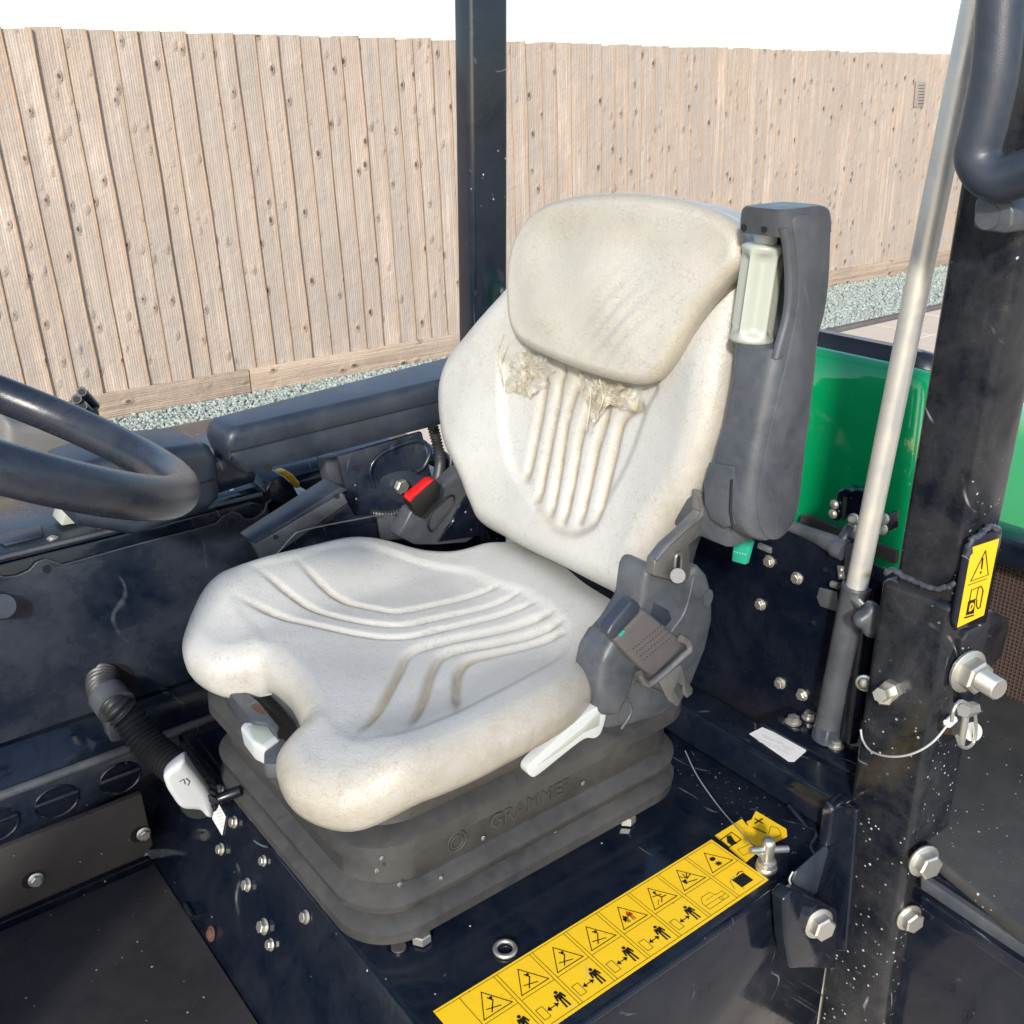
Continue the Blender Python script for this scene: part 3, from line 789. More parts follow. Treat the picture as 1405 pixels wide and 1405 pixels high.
# --- suspension bellows -------------------------------------------------------
def rrect(x0, x1, y0, y1, r, n=12):
    P_ = []
    for cx, cy, a0 in ((x1 - r, y1 - r, 0), (x0 + r, y1 - r, 90), (x0 + r, y0 + r, 180), (x1 - r, y0 + r, 270)):
        for k in range(n + 1):
            a = math.radians(a0 + 90 * k / n); P_.append((cx + r * math.cos(a), cy + r * math.sin(a)))
    return P_
prof = [(0.612, -0.012), (0.613, 0.000), (0.618, 0.006), (0.634, 0.007), (0.640, 0.002), (0.645, -0.006), (0.650, -0.007), (0.656, -0.001), (0.662, 0.005), (0.672, 0.006), (0.678, 0.001),
        (0.684, -0.006), (0.690, -0.005), (0.696, -0.001), (0.735, -0.002), (0.739, 0.002), (0.744, 0.009), (0.762, 0.0085), (0.768, 0.003), (0.772, -0.006), (0.777, -0.007), (0.781, 0.001), (0.786, 0.004), (0.800, 0.003), (0.805, -0.002),
        (0.809, -0.010), (0.814, -0.012), (0.824, -0.014), (0.850, -0.02)]
rings = []
for z, o_ in prof:
    e = o_ * 1.5
    base = 0.0
    rings.append([(x, y, z) for x, y in rrect(0.412 - e, 0.925 + e, 0.800 - e, 1.245 + e, 0.072, 14)])
V, Fc = loft(rings)
bel = from_data('suspension_cover', V, Fc, M['bellows'], seat, True, 50)
# moulded lettering and roundel on the near side
def text_mesh(body, size, depth, mat, name, parent, Mx, bold=0.0):
    cu = bpy.data.curves.new(name, 'FONT'); cu.body = body; cu.size = size; cu.extrude = depth; cu.align_x = 'CENTER'; cu.align_y = 'CENTER'; cu.offset = bold
    tmp = bpy.data.objects.new(name, cu); COL.objects.link(tmp)
    dg = bpy.context.evaluated_depsgraph_get()
    me = bpy.data.meshes.new_from_object(tmp.evaluated_get(dg)); bpy.data.objects.remove(tmp)
    me.name = name; me.materials.clear(); me.materials.append(mat)
    return link(bpy.data.objects.new(name, me), parent, Mx)
MT = frame_from((0.648, 0.8012, 0.716), (0, -1, 0))
text_mesh('GRAMMER', 0.028, 0.0005, M['bellows'], 'moulded_lettering', seat, MT, 0.0)
for r_, w_ in ((0.013, 0.0012), (0.0085, 0.0009)):
    tube('moulded_roundel', [(0.535 + r_ * math.cos(a), 0.8015, 0.716 + r_ * math.sin(a)) for a in np.linspace(0, 2 * math.pi, 33)], w_, M['bellows'], seat, 6)
# seat mounting feet
for x, y in ((at(578, 1284, z=0.6)[0], at(578, 1284, z=0.6)[1]), (at(860, 1122, z=0.6)[0], at(860, 1122, z=0.6)[1])):
    bolt((x, y, 0.592), (0, 0, 1), 0.0125, seat, HEXP, 'mounting_bolt')
box('base_frame', 0.44, 0.885, 0.83, 1.19, 0.592, 0.614, M['black_deep'], seat)
# plate under the cushion (dark rim seen at the near side and in the front notch)
box('cushion_pan', 0.425, 0.86, 0.775, 1.17, 0.835, 0.852, M['plastic'], seat, 0.006)

# front notch: fore-aft and weight levers
P_ = [at(x, y, z=0.852) for x, y in ((307, 942), (316, 936), (330, 940), (356, 962), (384, 996), (380, 1008), (366, 991), (347, 989), (336, 978))]
prism('lever_housing', P_, (0, 0, -0.03), M['plastic'], seat, 0.004)
prism('rust_mark', [at(x, y, z=0.8525) for x, y in ((345, 968), (351, 965), (359, 968), (364, 975), (360, 979), (352, 976), (349, 974))], (0, 0, 0.0003), M['rust'], seat, 0)
def knob(name, top, ext, mat, parent, bev=0.005):
    return prism(name, top, ext, mat, parent, bev, 4)
zk = 0.845
kn = knob('height_lever', [at(x, y, z=zk) for x, y in ((329, 997), (334, 990), (356, 989), (368, 992), (384, 1012), (363, 1027), (345, 1018))], (0.002, 0.0, -0.027), M['white_knob'], seat, 0.004)
prism('lever_recess', [at(x, y, z=zk + 0.0012) for x, y in ((340, 996), (352, 994), (366, 996), (376, 1009), (359, 1021), (348, 1014))], (0, 0, -0.001), M['grey_knob'], seat, 0.0004)
prism('lever_stem', [at(x, y, z=zk - 0.004) for x, y in ((384, 1010), (400, 1020), (402, 1050), (362, 1048), (362, 1030))], (0.0, 0.0, -0.02), M['plastic'], seat, 0.003)
# suspension lever bottom left
pl = (0.36, 1.13, 0.66)
A0 = at(240, 1085, x=0.33)
k2 = [at(x, y, y=1.15) for x, y in ((226, 1064), (251, 1045), (258, 1052), (288, 1093), (293, 1122), (284, 1124), (274, 1115), (250, 1112), (236, 1096), (227, 1080))]
def moulded(name, pts, axis, back, r_, mat, parent, nA=90, sides=None):
    """plastic lever with softly rounded edges; pts lie on one plane, back = thickness direction"""
    P_ = np.array(pts); i, j = [(1, 2), (0, 2), (0, 1)][axis]
    b = np.array(back, float); T_ = np.linalg.norm(b); b /= T_
    O2 = [(q[i], q[j]) for q in P_]; lev_ = P_[:, axis].mean()
    def tf(u, v, h):
        q = np.zeros(3); q[i] = u; q[j] = v; q[axis] = lev_
        return q - b * h
    c_ = np.mean(O2, axis=0)
    return cushion(name, O2, c_, lambda u, v, d: (0.0012 * sstep(0, 0.03, d), np.zeros_like(u)), r_, [(T_ * .4, 0.0), (T_ * .7, 0.002), (T_, 0.005)], tf, mat, parent, nA, 26)
lv = moulded('ride_lever', k2, 1, (0.010, 0.026, -0.004), 0.010, M['white_knob'], seat)
tube('lever_symbol', [at(x, y, y=1.1488) for x, y in ((246, 1073), (252, 1069), (254, 1076))], 0.0006, M['ink'], seat, 5)
tube('lever_symbol', [at(x, y, y=1.1488) for x, y in ((255, 1068), (260, 1072), (258, 1078))], 0.0006, M['ink'], seat, 5)
tube('lever_shaft', [at(284, 1104, y=1.16), at(300, 1096, y=1.16), at(332, 1084, y=1.14)], 0.0075, M['black_deep'], seat)
# long backrest tilt lever at the near side
tl = [at(x, y, y=0.752) for x, y in ((724, 1058), (731, 1045), (760, 1018), (793, 988), (822, 969), (832, 968), (831, 985), (825, 1005), (816, 1013), (802, 1014), (775, 1034), (740, 1062), (730, 1066))]
tlv = prism('tilt_lever', [tuple(q) for q in catmull(tl, 4, True)], (0, 0.014, 0), M['white_knob'], seat, 0.003, 3)
g2 = [at(x, y, y=0.7505) for x, y in ((738, 1051), (768, 1027), (800, 1000), (824, 976), (822, 996), (800, 1006), (772, 1028))]
prism('lever_recess', g2, (0, 0.0012, 0), M['grey_knob'], seat, 0.0004)
# side covers, near side
YN = 0.765
sc = [at(x, y, y=YN) for x, y in ((827, 935), (838, 890), (862, 862), (880, 832), (886, 790), (893, 776), (904, 778), (925, 794), (948, 790), (958, 774), (972, 790), (979, 815), (979, 850), (970, 890), (952, 935), (936, 965), (905, 985), (860, 998), (832, 1002), (820, 975))]
side_c = prism('side_cover', sc, (0, 0.05, 0), M['plastic'], seat, 0.007, 3)
disc('cover_plug', at(971, 820, y=YN - 0.0005), (0, -1, 0), 0.0085, M['plastic'], seat, 0.0015, 20, 1.4)
for sp in ([(952, 790), (940, 838), (918, 872), (908, 905)], [(827, 960), (850, 950), (866, 975), (852, 1000)], [(870, 935), (905, 950), (925, 965)]):
    tube('cover_rib', catmull([at(x, y, y=YN - 0.0005) for x, y in sp], 5), 0.0022, M['plastic'], seat, 8)
prism('cover_window', [at(x, y, y=YN - 0.001) for x, y in ((897, 826), (918, 838), (922, 850), (914, 860), (892, 846))], (0, 0.002, 0), M['pad'], seat, 0.001)
lc = [at(x, y, y=YN - 0.02) for x, y in ((829, 905), (848, 872), (860, 893), (880, 905), (868, 950), (852, 985), (826, 985), (820, 950))]
prism('lower_cover', lc, (0, 0.05, 0), M['plastic'], seat, 0.010, 4)
# buckle assembly leaning against the cover
YB = 0.735
bk = [at(x, y, y=YB) for x, y in ((885, 836), (938, 880), (934, 893), (897, 930), (884, 922), (843, 879))]
bck = prism('belt_webbing', bk, (0.0, 0.02, 0), plain('belt_webbing', (0.085, 0.078, 0.078), 0.75), seat, 0.005, 3)
for r_ in range(4):
    for c_ in range(11):
        x = 869 + r_ * 5.2 + c_ * 3.7; y = 890 + r_ * 4.8 - c_ * 3.1
        disc('stitch_hole', at(x, y, y=YB - 0.0004), (0, -1, 0), 0.0008, M['ink'], bck, 0.0004, 6)
prism('buckle_flap', [at(x, y, y=YB - 0.008) for x, y in ((832, 872), (840, 858), (867, 824), (880, 830), (878, 842), (842, 880))], (0.004, 0.02, 0), M['pad'], seat, 0.004, 3)
prism('green_mark', [at(x, y, y=YB - 0.003) for x, y in ((849, 872), (856, 865), (858, 867), (851, 875))], (0, 0.002, 0), M['teal'], seat, 0.0003)
tube('belt_loop', catmull([at(x, y, y=YB - 0.006) for x, y in ((877, 924), (884, 936), (894, 937), (920, 916), (938, 899), (946, 892), (944, 882), (934, 876))], 5), 0.0045, M['steel'], seat, 10)
tg = [at(x, y, y=YB - 0.01) for x, y in ((904, 935), (920, 923), (935, 912), (940, 930), (951, 945), (950, 952), (943, 958), (937, 951), (938, 942), (930, 936), (926, 945), (930, 956), (935, 962), (930, 970), (918, 962))]
prism('belt_tongue', tg, (0, 0.004, 0), M['steel'], seat, 0.001)
# jagged recliner bracket
YR = 0.748
bra = [at(x, y, y=YR) for x, y in ((896, 790), (899, 768), (915, 748), (940, 726), (961, 704), (960, 676), (965, 674), (969, 706), (977, 715), (974, 724), (946, 748), (948, 790), (940, 800), (905, 792))]
prism('recliner_bracket', bra, (0, 0.014, 0), M['steel'], seat, 0.002)
tube('bracket_bead', catmull([at(x, y, y=YR - 0.002) for x, y in ((899, 768), (916, 748), (940, 726), (962, 706), (960, 680))], 4), 0.003, M['steel'], seat, 7)
tube('bracket_bead', catmull([at(x, y, y=YR - 0.002) for x, y in ((925, 790), (927, 765), (931, 760), (935, 765), (933, 792))], 4), 0.0022, M['steel'], seat, 7)
prism('bracket_slot', [at(x, y, y=YR - 0.0015) for x, y in ((928, 763), (933, 762), (932, 783), (927, 783))], (0, 0.001, 0), M['hole'], seat, 0.0003)
tube('bracket_pin', [at(930, 790, y=YR - 0.012), at(930, 790, y=YR + 0.01)], 0.009, M['plastic'], seat)
box('recliner_frame', 0.80, 0.88, 0.83, 1.12, 0.84, 0.90, M['black_deep'], seat, 0.006)

# far side cover with red belt buckle
YF = 1.235
fc = [at(x, y, y=YF) for x, y in ((546, 736), (565, 700), (592, 690), (610, 665), (632, 645), (650, 640), (652, 690), (655, 735), (640, 745), (600, 748), (570, 748))]
fcov = prism('far_side_cover', fc, (0, 0.03, 0), M['plastic'], seat, 0.004)
tube('cover_loop', catmull([at(x, y, y=YF - 0.0008) for x, y in ((587, 722), (590, 706), (603, 692), (614, 682), (622, 680), (622, 690), (615, 702), (600, 720), (592, 729), (587, 722))], 4), 0.0018, M['ink'], seat, 6)
disc('cover_plug', at(628, 694, y=YF - 0.0012), (0, -1, 0), 0.004, M['plastic'], seat, 0.0015)
fc2 = [at(x, y, y=YF - 0.004) for x, y in ((634, 690), (650, 668), (664, 700), (668, 735), (600, 745), (612, 726), (622, 715), (624, 706))]
prism('lower_trim', fc2, (0, 0.02, 0), M['black_deep'], seat, 0.004)
YG = 1.215
bb = [at(x, y, y=YG) for x, y in ((561, 688), (598, 658), (606, 668), (603, 685), (578, 712), (570, 703))]
prism('belt_buckle', bb, (0, 0.022, 0), M['ink'], seat, 0.003)
rb = [at(x, y, y=YG - 0.0008) for x, y in ((560, 686), (563, 681), (590, 659), (597, 658), (568, 684), (563, 690))]
o = prism('release_button', rb, (0.002, 0.018, 0), M['red'], seat, 0.0015)

# --- operator platform -------------------------------------------------------
ZP = 0.592
plat = box('seat_platform', 0.417, 1.03, 0.602, 1.42, ZP - 0.012, ZP, M['black'], mower, 0.004)
rz = [(0.417, 0.602, ZP - 0.012), (0.417, 1.42, ZP - 0.012), (0.335, 1.42, 0.395), (0.335, 0.602, 0.395)]
riser = prism('platform_riser', rz, (0.02, 0, 0.0), M['black'], mower, 0.002)
RN = _n(np.cross(np.array(rz[1]) - rz[0], np.array(rz[2]) - rz[0])); RN = RN if RN[0] < 0 else -RN
def onr(x, y, off=0.001): return at_plane(x, y, np.array(rz[0]) + RN * off, RN)
for x, y, r_ in ((304, 1165, .0075), (362, 1181, .0065), (340, 1214, .008), (363, 1271, .0092), (420, 1258, .0075), (322, 1128, .0075), (304, 1082, .0065), (372, 1296, .007)):
    bolt(onr(x, y), RN, r_ * 0.92, riser)
bolt(onr(290, 1281), RN, 0.0085, riser, DOME, 'rusty_screw').data = hex_mesh('rusty_mesh', mat='rust', dome=True)
prism('white_label', [onr(x, y) for x, y in ((291, 1108), (301, 1104), (310, 1120), (305, 1146), (292, 1124))], tuple(RN * 0.0006), M['paper'], riser, 0)
for k in range(6):
    tube('label_print', [onr(295 + k * 1.6, 1113 + k * 4.4, .0019), onr(303 + k * 1.1, 1110 + k * 4.4, .0019)], 0.0004, M['greyink'], riser, 4)
tube('hinge_pin', [onr(255, 1241, .004), onr(265, 1259, .004)], 0.005, M['black_deep'], riser)
tube('riser_seam', catmull([onr(x, y, .002) for x, y in ((272, 1012), (300, 1050), (320, 1085), (322, 1092))], 4), 0.003, M['black_deep'], riser, 6)
for y0, y1 in (((301, 1048), (308, 1060)), ((312, 1066), (319, 1078)), ((330, 1100), (334, 1112))):
    tube('hinge_knuckle', [onr(*y0, .006), onr(*y1, .006)], 0.0045, M['black_deep'], riser)
near = prism('platform_side', [(0.40, 0.602, ZP - 0.013), (1.0, 0.602, ZP - 0.013), (1.03, 0.602, 0.54), (1.03, 0.602, 0.2), (0.36, 0.602, 0.2)], (0, 0.012, 0), M['black'], mower, 0.002)
tube('platform_edge_roll', [(0.42, 0.603, ZP - 0.006), (0.965, 0.603, ZP - 0.006), (1.0, 0.606, ZP - 0.012), (1.02, 0.612, ZP - 0.03)], 0.0055, M['black'], mower, 10)
disc('side_hole', at(1056, 1252, y=0.6015), (0, -1, 0), 0.006, M['hole'], near)
disc('platform_grommet', at(547, 1300, z=ZP), (0, 0, 1), 0.014, M['black_deep'], plat, 0.004)
disc('grommet_washer', at(547, 1300, z=ZP + 0.0042), (0, 0, 1), 0.009, M['steel'], plat, 0.002)
tube('lift_ring', [at(693, 1302, z=ZP + 0.004) + np.array([0.012 * math.cos(a), 0.012 * math.sin(a), 0]) for a in np.linspace(0, 2 * math.pi, 22)], 0.003, M['zinc'], plat, 8)

# --- safety sticker ----------------------------------------------------------
ZS = ZP + 0.0008
sx0, sx1, sy0, sy1 = 0.437, 0.889, 0.616, 0.713
stick = box('safety_sticker', sx0, sx1, sy0, sy1, ZS - 0.0006, ZS, M['yellow'], mower, 0)
stick['label'] = 'long yellow sticker with warning triangles'
def flat(name, pts, mat, z, parent, h=0.0003):
    return prism(name, [(p[0], p[1], z) for p in pts], (0, 0, h), mat, parent, 0)
def stroke(parts, pts, w, z, closed=False):
    P_ = [np.array(p, float) for p in pts] + ([np.array(pts[0], float)] if closed else [])
    for a, b in zip(P_[:-1], P_[1:]):
        d = b - a; L = np.hypot(*d)
        if L < 1e-7: continue
        nrm = np.array([-d[1], d[0]]) / L * w / 2; e = d / L * w / 2
        q = [a - e + nrm, b + e + nrm, b + e - nrm, a - e - nrm]
        parts.append(([(p[0], p[1], z) for p in q], [(0, 1, 2, 3)]))
def fill(parts, pts, z):
    parts.append(([(p[0], p[1], z) for p in pts], [tuple(range(len(pts)))]))
def circ(cx, cy, r, n=10, sy=1.0): return [(cx + r * math.cos(2 * math.pi * k / n), cy + sy * r * math.sin(2 * math.pi * k / n)) for k in range(n)]
def man(parts, x, y, s, z, lean=0.0, cross=True):
    """standing figure; local up is -x so that it reads from the near side"""
    def t(u, v): return (x + u * s + lean * v * s, y + v * s)
    fill(parts, [t(*p) for p in circ(0, 0.42, 0.10, 8)], z)
    fill(parts, [t(*p) for p in ((-.14, .30), (.14, .30), (.12, -.02), (-.12, -.02))], z)
    for pts in (((-.07, 0), (-.10, -.5)), ((.07, 0), (.10, -.5)), ((-.16, .28), (-.22, 0)), ((.16, .28), (.22, 0.0))):
        stroke(parts, [t(*p) for p in pts], 0.10 * s, z)
pz = ZS + 0.0004
def ink(name, parts, mat, parent):
    V, Fc = join_data(parts); return from_data(name, V, Fc, mat, parent, False)
cellw = 0.0525
lines = []
xm = sx1 - 0.001
stroke(lines, [(sx0, sy0 + 0.0035), (sx1 - .004, sy0 + 0.0035)], 0.0006, pz)
stroke(lines, [(sx0, sy1 - 0.0035), (sx1 - .004, sy1 - 0.0035)], 0.0006, pz)
ym = (sy0 + sy1) / 2 - 0.001
tri_c = []
for k in range(9):
    x1_ = sx1 - 0.004 - k * cellw; x0_ = x1_ - cellw + 0.0045
    if x0_ < sx0: break
    stroke(lines, [(x0_, sy0 + .0035), (x0_, sy1 - .0035)], 0.0006, pz); stroke(lines, [(x1_, sy0 + .0035), (x1_, sy1 - .0035)], 0.0006, pz)
    stroke(lines, [(x0_, ym), (x1_, ym)], 0.0006, pz)
    tri_c.append(((x0_ + x1_) / 2, (x0_, x1_)))
ink('sticker_lines', lines, M['ink'], stick)
for k, (cx, _) in enumerate(tri_c):
    cy = ym + 0.0185
    t_ = []
    T3 = [(cx - 0.0195, cy - 0.0135), (cx + 0.0195, cy - 0.0135), (cx, cy + 0.0185)]
    stroke(t_, T3, 0.0011, pz, True)
    red = []
    if k == 0:      # rock over burst
        fill(t_, circ(cx, cy + 0.004, 0.0045, 9, 0.8), pz)
        st = []
        for j in range(16):
            a = 2 * math.pi * j / 16; rr = 0.0065 if j % 2 == 0 else 0.003
            st.append((cx + rr * math.cos(a), cy - 0.0065 + rr * 0.8 * math.sin(a)))
        fill(t_, st, pz)
    elif k == 1:    # hand and arrows
        for a in (0.3, 0.9, 1.5, 2.2): stroke(t_, [(cx, cy), (cx + 0.009 * math.cos(a), cy + 0.009 * math.sin(a))], 0.0013, pz)
        stroke(t_, [(cx - 0.009, cy - 0.004), (cx + 0.008, cy - 0.009)], 0.0014, pz); fill(t_, [(cx - .008, cy - .008), (cx - .002, cy), (cx - .010, cy + .001)], pz)
    elif k == 2:    # slipping figure
        fill(t_, circ(cx + 0.001, cy + 0.008, 0.0022, 8), pz)
        stroke(t_, [(cx, cy + 0.005), (cx + 0.003, cy - 0.003), (cx + 0.009, cy - 0.004)], 0.0016, pz)
        stroke(t_, [(cx + 0.003, cy - 0.003), (cx - 0.003, cy - 0.009)], 0.0014, pz)
        stroke(t_, [(cx - 0.006, cy + 0.004), (cx + 0.006, cy + 0.001)], 0.0011, pz); stroke(t_, [(cx - 0.010, cy - 0.010), (cx - 0.004, cy - 0.004)], 0.0008, pz)
    elif k == 3:    # two figures, one red
        man(t_, cx - 0.005, cy - 0.002, 0.012, pz); man(red, cx + 0.003, cy - 0.001, 0.015, pz)
        fill(t_, [(cx - .010, cy - .007), (cx - .005, cy - .003), (cx - .009, cy + .001)], pz)
    else:
        stroke(t_, [(cx - 0.006, cy - 0.010), (cx + 0.004, cy + 0.002), (cx + 0.001, cy + 0.008)], 0.0014, pz); fill(t_, circ(cx + 0.004, cy + 0.006, 0.002, 8), pz)
        stroke(t_, [(cx - 0.009, cy - 0.004), (cx + 0.007, cy - 0.009)], 0.0012, pz)
    ink('warning_triangle', t_, M['ink'], stick)
    if red: ink('red_figure', red, M['red_ink'], stick)
    cy = sy0 + 0.0215; b_ = []
    if k == 0:      # battery box
        fill(b_, [(cx - .010, cy - .010), (cx + .012, cy - .010), (cx + .012, cy + .007), (cx - .010, cy + .007)], pz)
        stroke(b_, [(cx - .019, cy - .006), (cx - .014, cy + .006), (cx - .008, cy + .009)], .0007, pz); stroke(b_, [(cx + .002, cy + .009), (cx + .008, cy + .011), (cx + .013, cy + .009)], .0016, pz)
        ink('battery_symbol', b_, M['ink'], stick)
    elif k == 1:    # outline of the machine
        stroke(b_, [(cx - .018, cy - .010), (cx + .018, cy - .010), (cx + .018, cy + .002), (cx + .006, cy + .002), (cx + .004, cy + .010), (cx - .012, cy + .010), (cx - .018, cy + .002)], .0006, pz, True)
        stroke(b_, [(cx - .018, cy - .003), (cx + .018, cy - .004)], .0005, pz); stroke(b_, circ(cx + .008, cy - .006, .0025), .0005, pz, True); stroke(b_, [(cx - .010, cy + .003), (cx + .003, cy + .003)], .0005, pz)
        ink('machine_outline', b_, M['ink'], stick)
    else:           # keep clear: box, double arrow, man
        stroke(b_, [(cx - .020, cy - .010), (cx - .011, cy - .010), (cx - .011, cy + .006), (cx - .020, cy + .006)], .0006, pz, True)
        stroke(b_, [(cx - .007, cy - .002), (cx + .004, cy - .002)], .0012, pz)
        fill(b_, [(cx - .010, cy - .002), (cx - .005, cy - .0055), (cx - .005, cy + .0015)], pz); fill(b_, [(cx + .007, cy - .002), (cx + .002, cy - .0055), (cx + .002, cy + .0015)], pz)
        man(b_, cx + 0.013, cy + 0.001, 0.024, pz)
        ink('keep_clear_symbol', b_, M['ink'], stick)
# second piece with the seated figure, and the torn rear piece
s2 = flat('seat_belt_sticker', [at(x, y, z=ZS)[:2] for x, y in ((981, 1146), (1018, 1123), (1024, 1131), (1054, 1157), (1023, 1183))], M['yellow'], ZS - 0.0006, mower)
s3 = flat('torn_sticker', [at(x, y, z=ZS)[:2] for x, y in ((1037, 1113), (1079, 1138), (1080, 1148), (1056, 1160), (1030, 1139), (1024, 1128), (1031, 1125))], M['yellow'], ZS + 0.0001, mower, 0.0006)
def ip(x, y): return at(x, y, z=pz + 0.0006)[:2]
q_ = []
stroke(q_, [ip(*p) for p in ((988, 1153), (1004, 1142), (1017, 1152), (1000, 1163))], .0012, pz + .0006, True)
fill(q_, [ip(*p) for p in ((997, 1148), (1003, 1146), (1008, 1154), (1012, 1157), (1004, 1160), (998, 1156))], pz + .0006)
stroke(q_, [ip(*p) for p in ((1012, 1166), (1032, 1157), (1038, 1164), (1020, 1174), (1012, 1166))], .0005, pz + .0006)
stroke(q_, [ip(*p) for p in ((983, 1147), (1023, 1182))], .0006, pz + .0006)
ink('seated_figure', q_, M['ink'], s2)
q_ = []
stroke(q_, [ip(1036, 1124), ip(1046, 1130)], .0022, pz + .0012); stroke(q_, [ip(1036, 1130), ip(1046, 1124)], .0022, pz + .0012)
stroke(q_, [ip(1034, 1136), ip(1050, 1143)], .002, pz + .0012); stroke(q_, [ip(*p) for p in ((1054, 1145), (1058, 1134), (1068, 1137), (1072, 1146), (1062, 1150))], .0006, pz + .0012)
ink('torn_sticker_print', q_, M['ink'], s3)

# --- hitch pin with cable on the sticker --------------------------------------
pb = at(1051, 1192, z=ZP)
def lathe(name, p, nrm, prof_, mat, parent, n=24):
    V, Fc = loft([[(r * math.cos(2 * math.pi * k / n), r * math.sin(2 * math.pi * k / n), z) for k in range(n)] for z, r in prof_])
    return from_data(name, V, Fc, mat, parent, True, 45, frame_from(p, nrm))
pin = lathe('release_pin', pb, (0, 0, 1), [(0, .0135), (.003, .0145), (.006, .0135), (.007, .0125), (.010, .0130), (.014, .0120), (.016, .0085), (.040, .0085), (.046, .0078), (.048, .0055)], M['zinc'], mower)
tube('pin_handle', [pb + np.array([-0.024, 0.010, 0.036]), pb + np.array([0.026, -0.011, 0.026])], 0.0048, M['zinc'], pin, 12)
tube('pin_cable', catmull([at(940, 1030, z=0.64), at(957, 1065, z=0.625), at(985, 1105, z=0.61), at(1015, 1140, z=0.615), pb + np.array([-0.012, 0.004, 0.030]), pb + np.array([-0.011, -0.004, 0.014]), pb + np.array([0.0, -0.010, 0.012])], 6), 0.0009, M['darkcable'], pin, 6)
tube('cable_crimp', [pb + np.array([-0.016, 0.006, 0.032]), pb + np.array([-0.010, 0.002, 0.026])], 0.003, M['zinc'], pin, 8)

# --- cross beam behind the seat -----------------------------------------------
beam = box('cross_beam', 1.022, 1.088, 0.605, 1.45, ZP + 0.002, 0.652, M['black'], mower, 0.006, 3)
bracket = prism('beam_bracket', [at(x, y, z=0.653) for x, y in ((940, 925), (965, 898), (1000, 912), (960, 938))], (0, 0, -0.003), M['black'], mower, 0.001)
disc('bracket_hole', at(980, 914, z=0.6535), (0, 0, 1), 0.004, M['hole'], bracket)
lab = prism('serial_label', [at(x, y, z=0.6535) for x, y in ((1028, 1007), (1046, 998), (1104, 1023), (1106, 1031), (1090, 1045), (1082, 1045))], (0, 0, 0.0005), M['paper'], beam, 0)
for a, b in (((1045, 1008), (1075, 1021)), ((1047, 1011), (1070, 1021)), ((1062, 1022), (1070, 1026)), ((1036, 1012), (1058, 1021)), ((1040, 1017), (1084, 1035)), ((1072, 1022), (1090, 1029)), ((1074, 1026), (1086, 1031))):
    tube('label_print', [at(*a, z=0.6543), at(*b, z=0.6543)], 0.0004, M['greyink'], lab, 4)
bp = prism('pole_base_plate', [at(x, y, z=0.658) for x, y in ((1045, 992), (1092, 962), (1200, 1020), (1196, 1052), (1165, 1058))], (0, 0, -0.006), M['black'], mower, 0.0015)
for x, y in ((1088, 991), (1111, 985), (1146, 1023)):
    bolt(at(x, y, z=0.659), (0, 0, 1), 0.0095, bp)
o = bolt(at(1172, 1018, z=0.659), (0, 0, 1), 0.0095, bp); 
tube('rusty_clip', [at(1172, 1010, z=0.675), at(1171, 1003, z=0.69)], 0.005, M['rust'], bp, 8)
disc('beam_hole', at(1168, 1066, z=0.6525), (0, 0, 1), 0.007, M['hole'], beam, 0.0006)
# bin wall with bolts behind the beam
XW = 1.15
wall = prism('bin_wall', [(XW, 0.56, 0.60), (XW, 0.56, 0.93), (XW, 0.73, 0.937), (XW, 0.80, 0.94), (XW, 1.45, 0.94), (XW, 1.45, 0.50), (XW, 0.56, 0.50)], (0.006, 0, 0), M['black_deep'], mower, 0.001)
for x, y in ((1056, 770), (1094, 793), (1044, 829), (1071, 937), (1101, 953)):
    bolt(at(x, y, x=XW - 0.0005), (-1, 0, 0), 0.0075, wall)
for x, y in ((1133, 781), (1117, 854)):
    disc('drain_hole', at(x, y, x=XW - 0.0012), (-1, 0, 0), 0.0035, M['hole'], wall)
prism('wall_patch', [at(x, y, x=XW - 0.003) for x, y in ((1124, 806), (1148, 812), (1150, 840), (1125, 832), (1120, 820))], (0.002, 0, 0), M['plastic'], wall, 0.001)
box('bin_floor', 1.092, 1.15, 0.56, 1.45, 0.50, 0.512, M['black_deep'], mower, 0.001)
tube('wall_top_roll', [(XW, 1.45, 0.946), (XW, 0.80, 0.946), (XW + 0.002, 0.735, 0.948)], 0.009, M['plastic'], mower, 10)
tube('latch_bar', catmull([at(1096, 728, x=1.155), at(1128, 742, x=1.150), at(1146, 752, x=1.145), at(1158, 757, x=1.145)], 4), [0.008] * 4 + [0.010] * 4 + [0.013] * 5, M['plastic'], mower, 12)
tube('latch_link', [at(1150, 748, x=1.146), at(1166, 722, x=1.165)], 0.0075, M['pad'], mower, 8, flat=0.6)
box('hinge_block', 1.14, 1.152, 0.70, 0.728, 0.90, 0.955, M['plastic'], mower, 0.002)
hb = prism('hinge_plate', [at(x, y, x=1.138) for x, y in ((1148, 776), (1157, 777), (1159, 795), (1150, 795))], (0.003, 0, 0), M['zinc'], mower, 0.001)
for x, y in ((1154, 782), (1153, 790)): bolt(at(x, y, x=1.1375), (-1, 0, 0), 0.003, hb, DOME, 'screw')
tube('hinge_barrel', [at(1141, 801, x=1.137), at(1151, 804, x=1.137)], 0.005, M['zinc'], hb, 10)
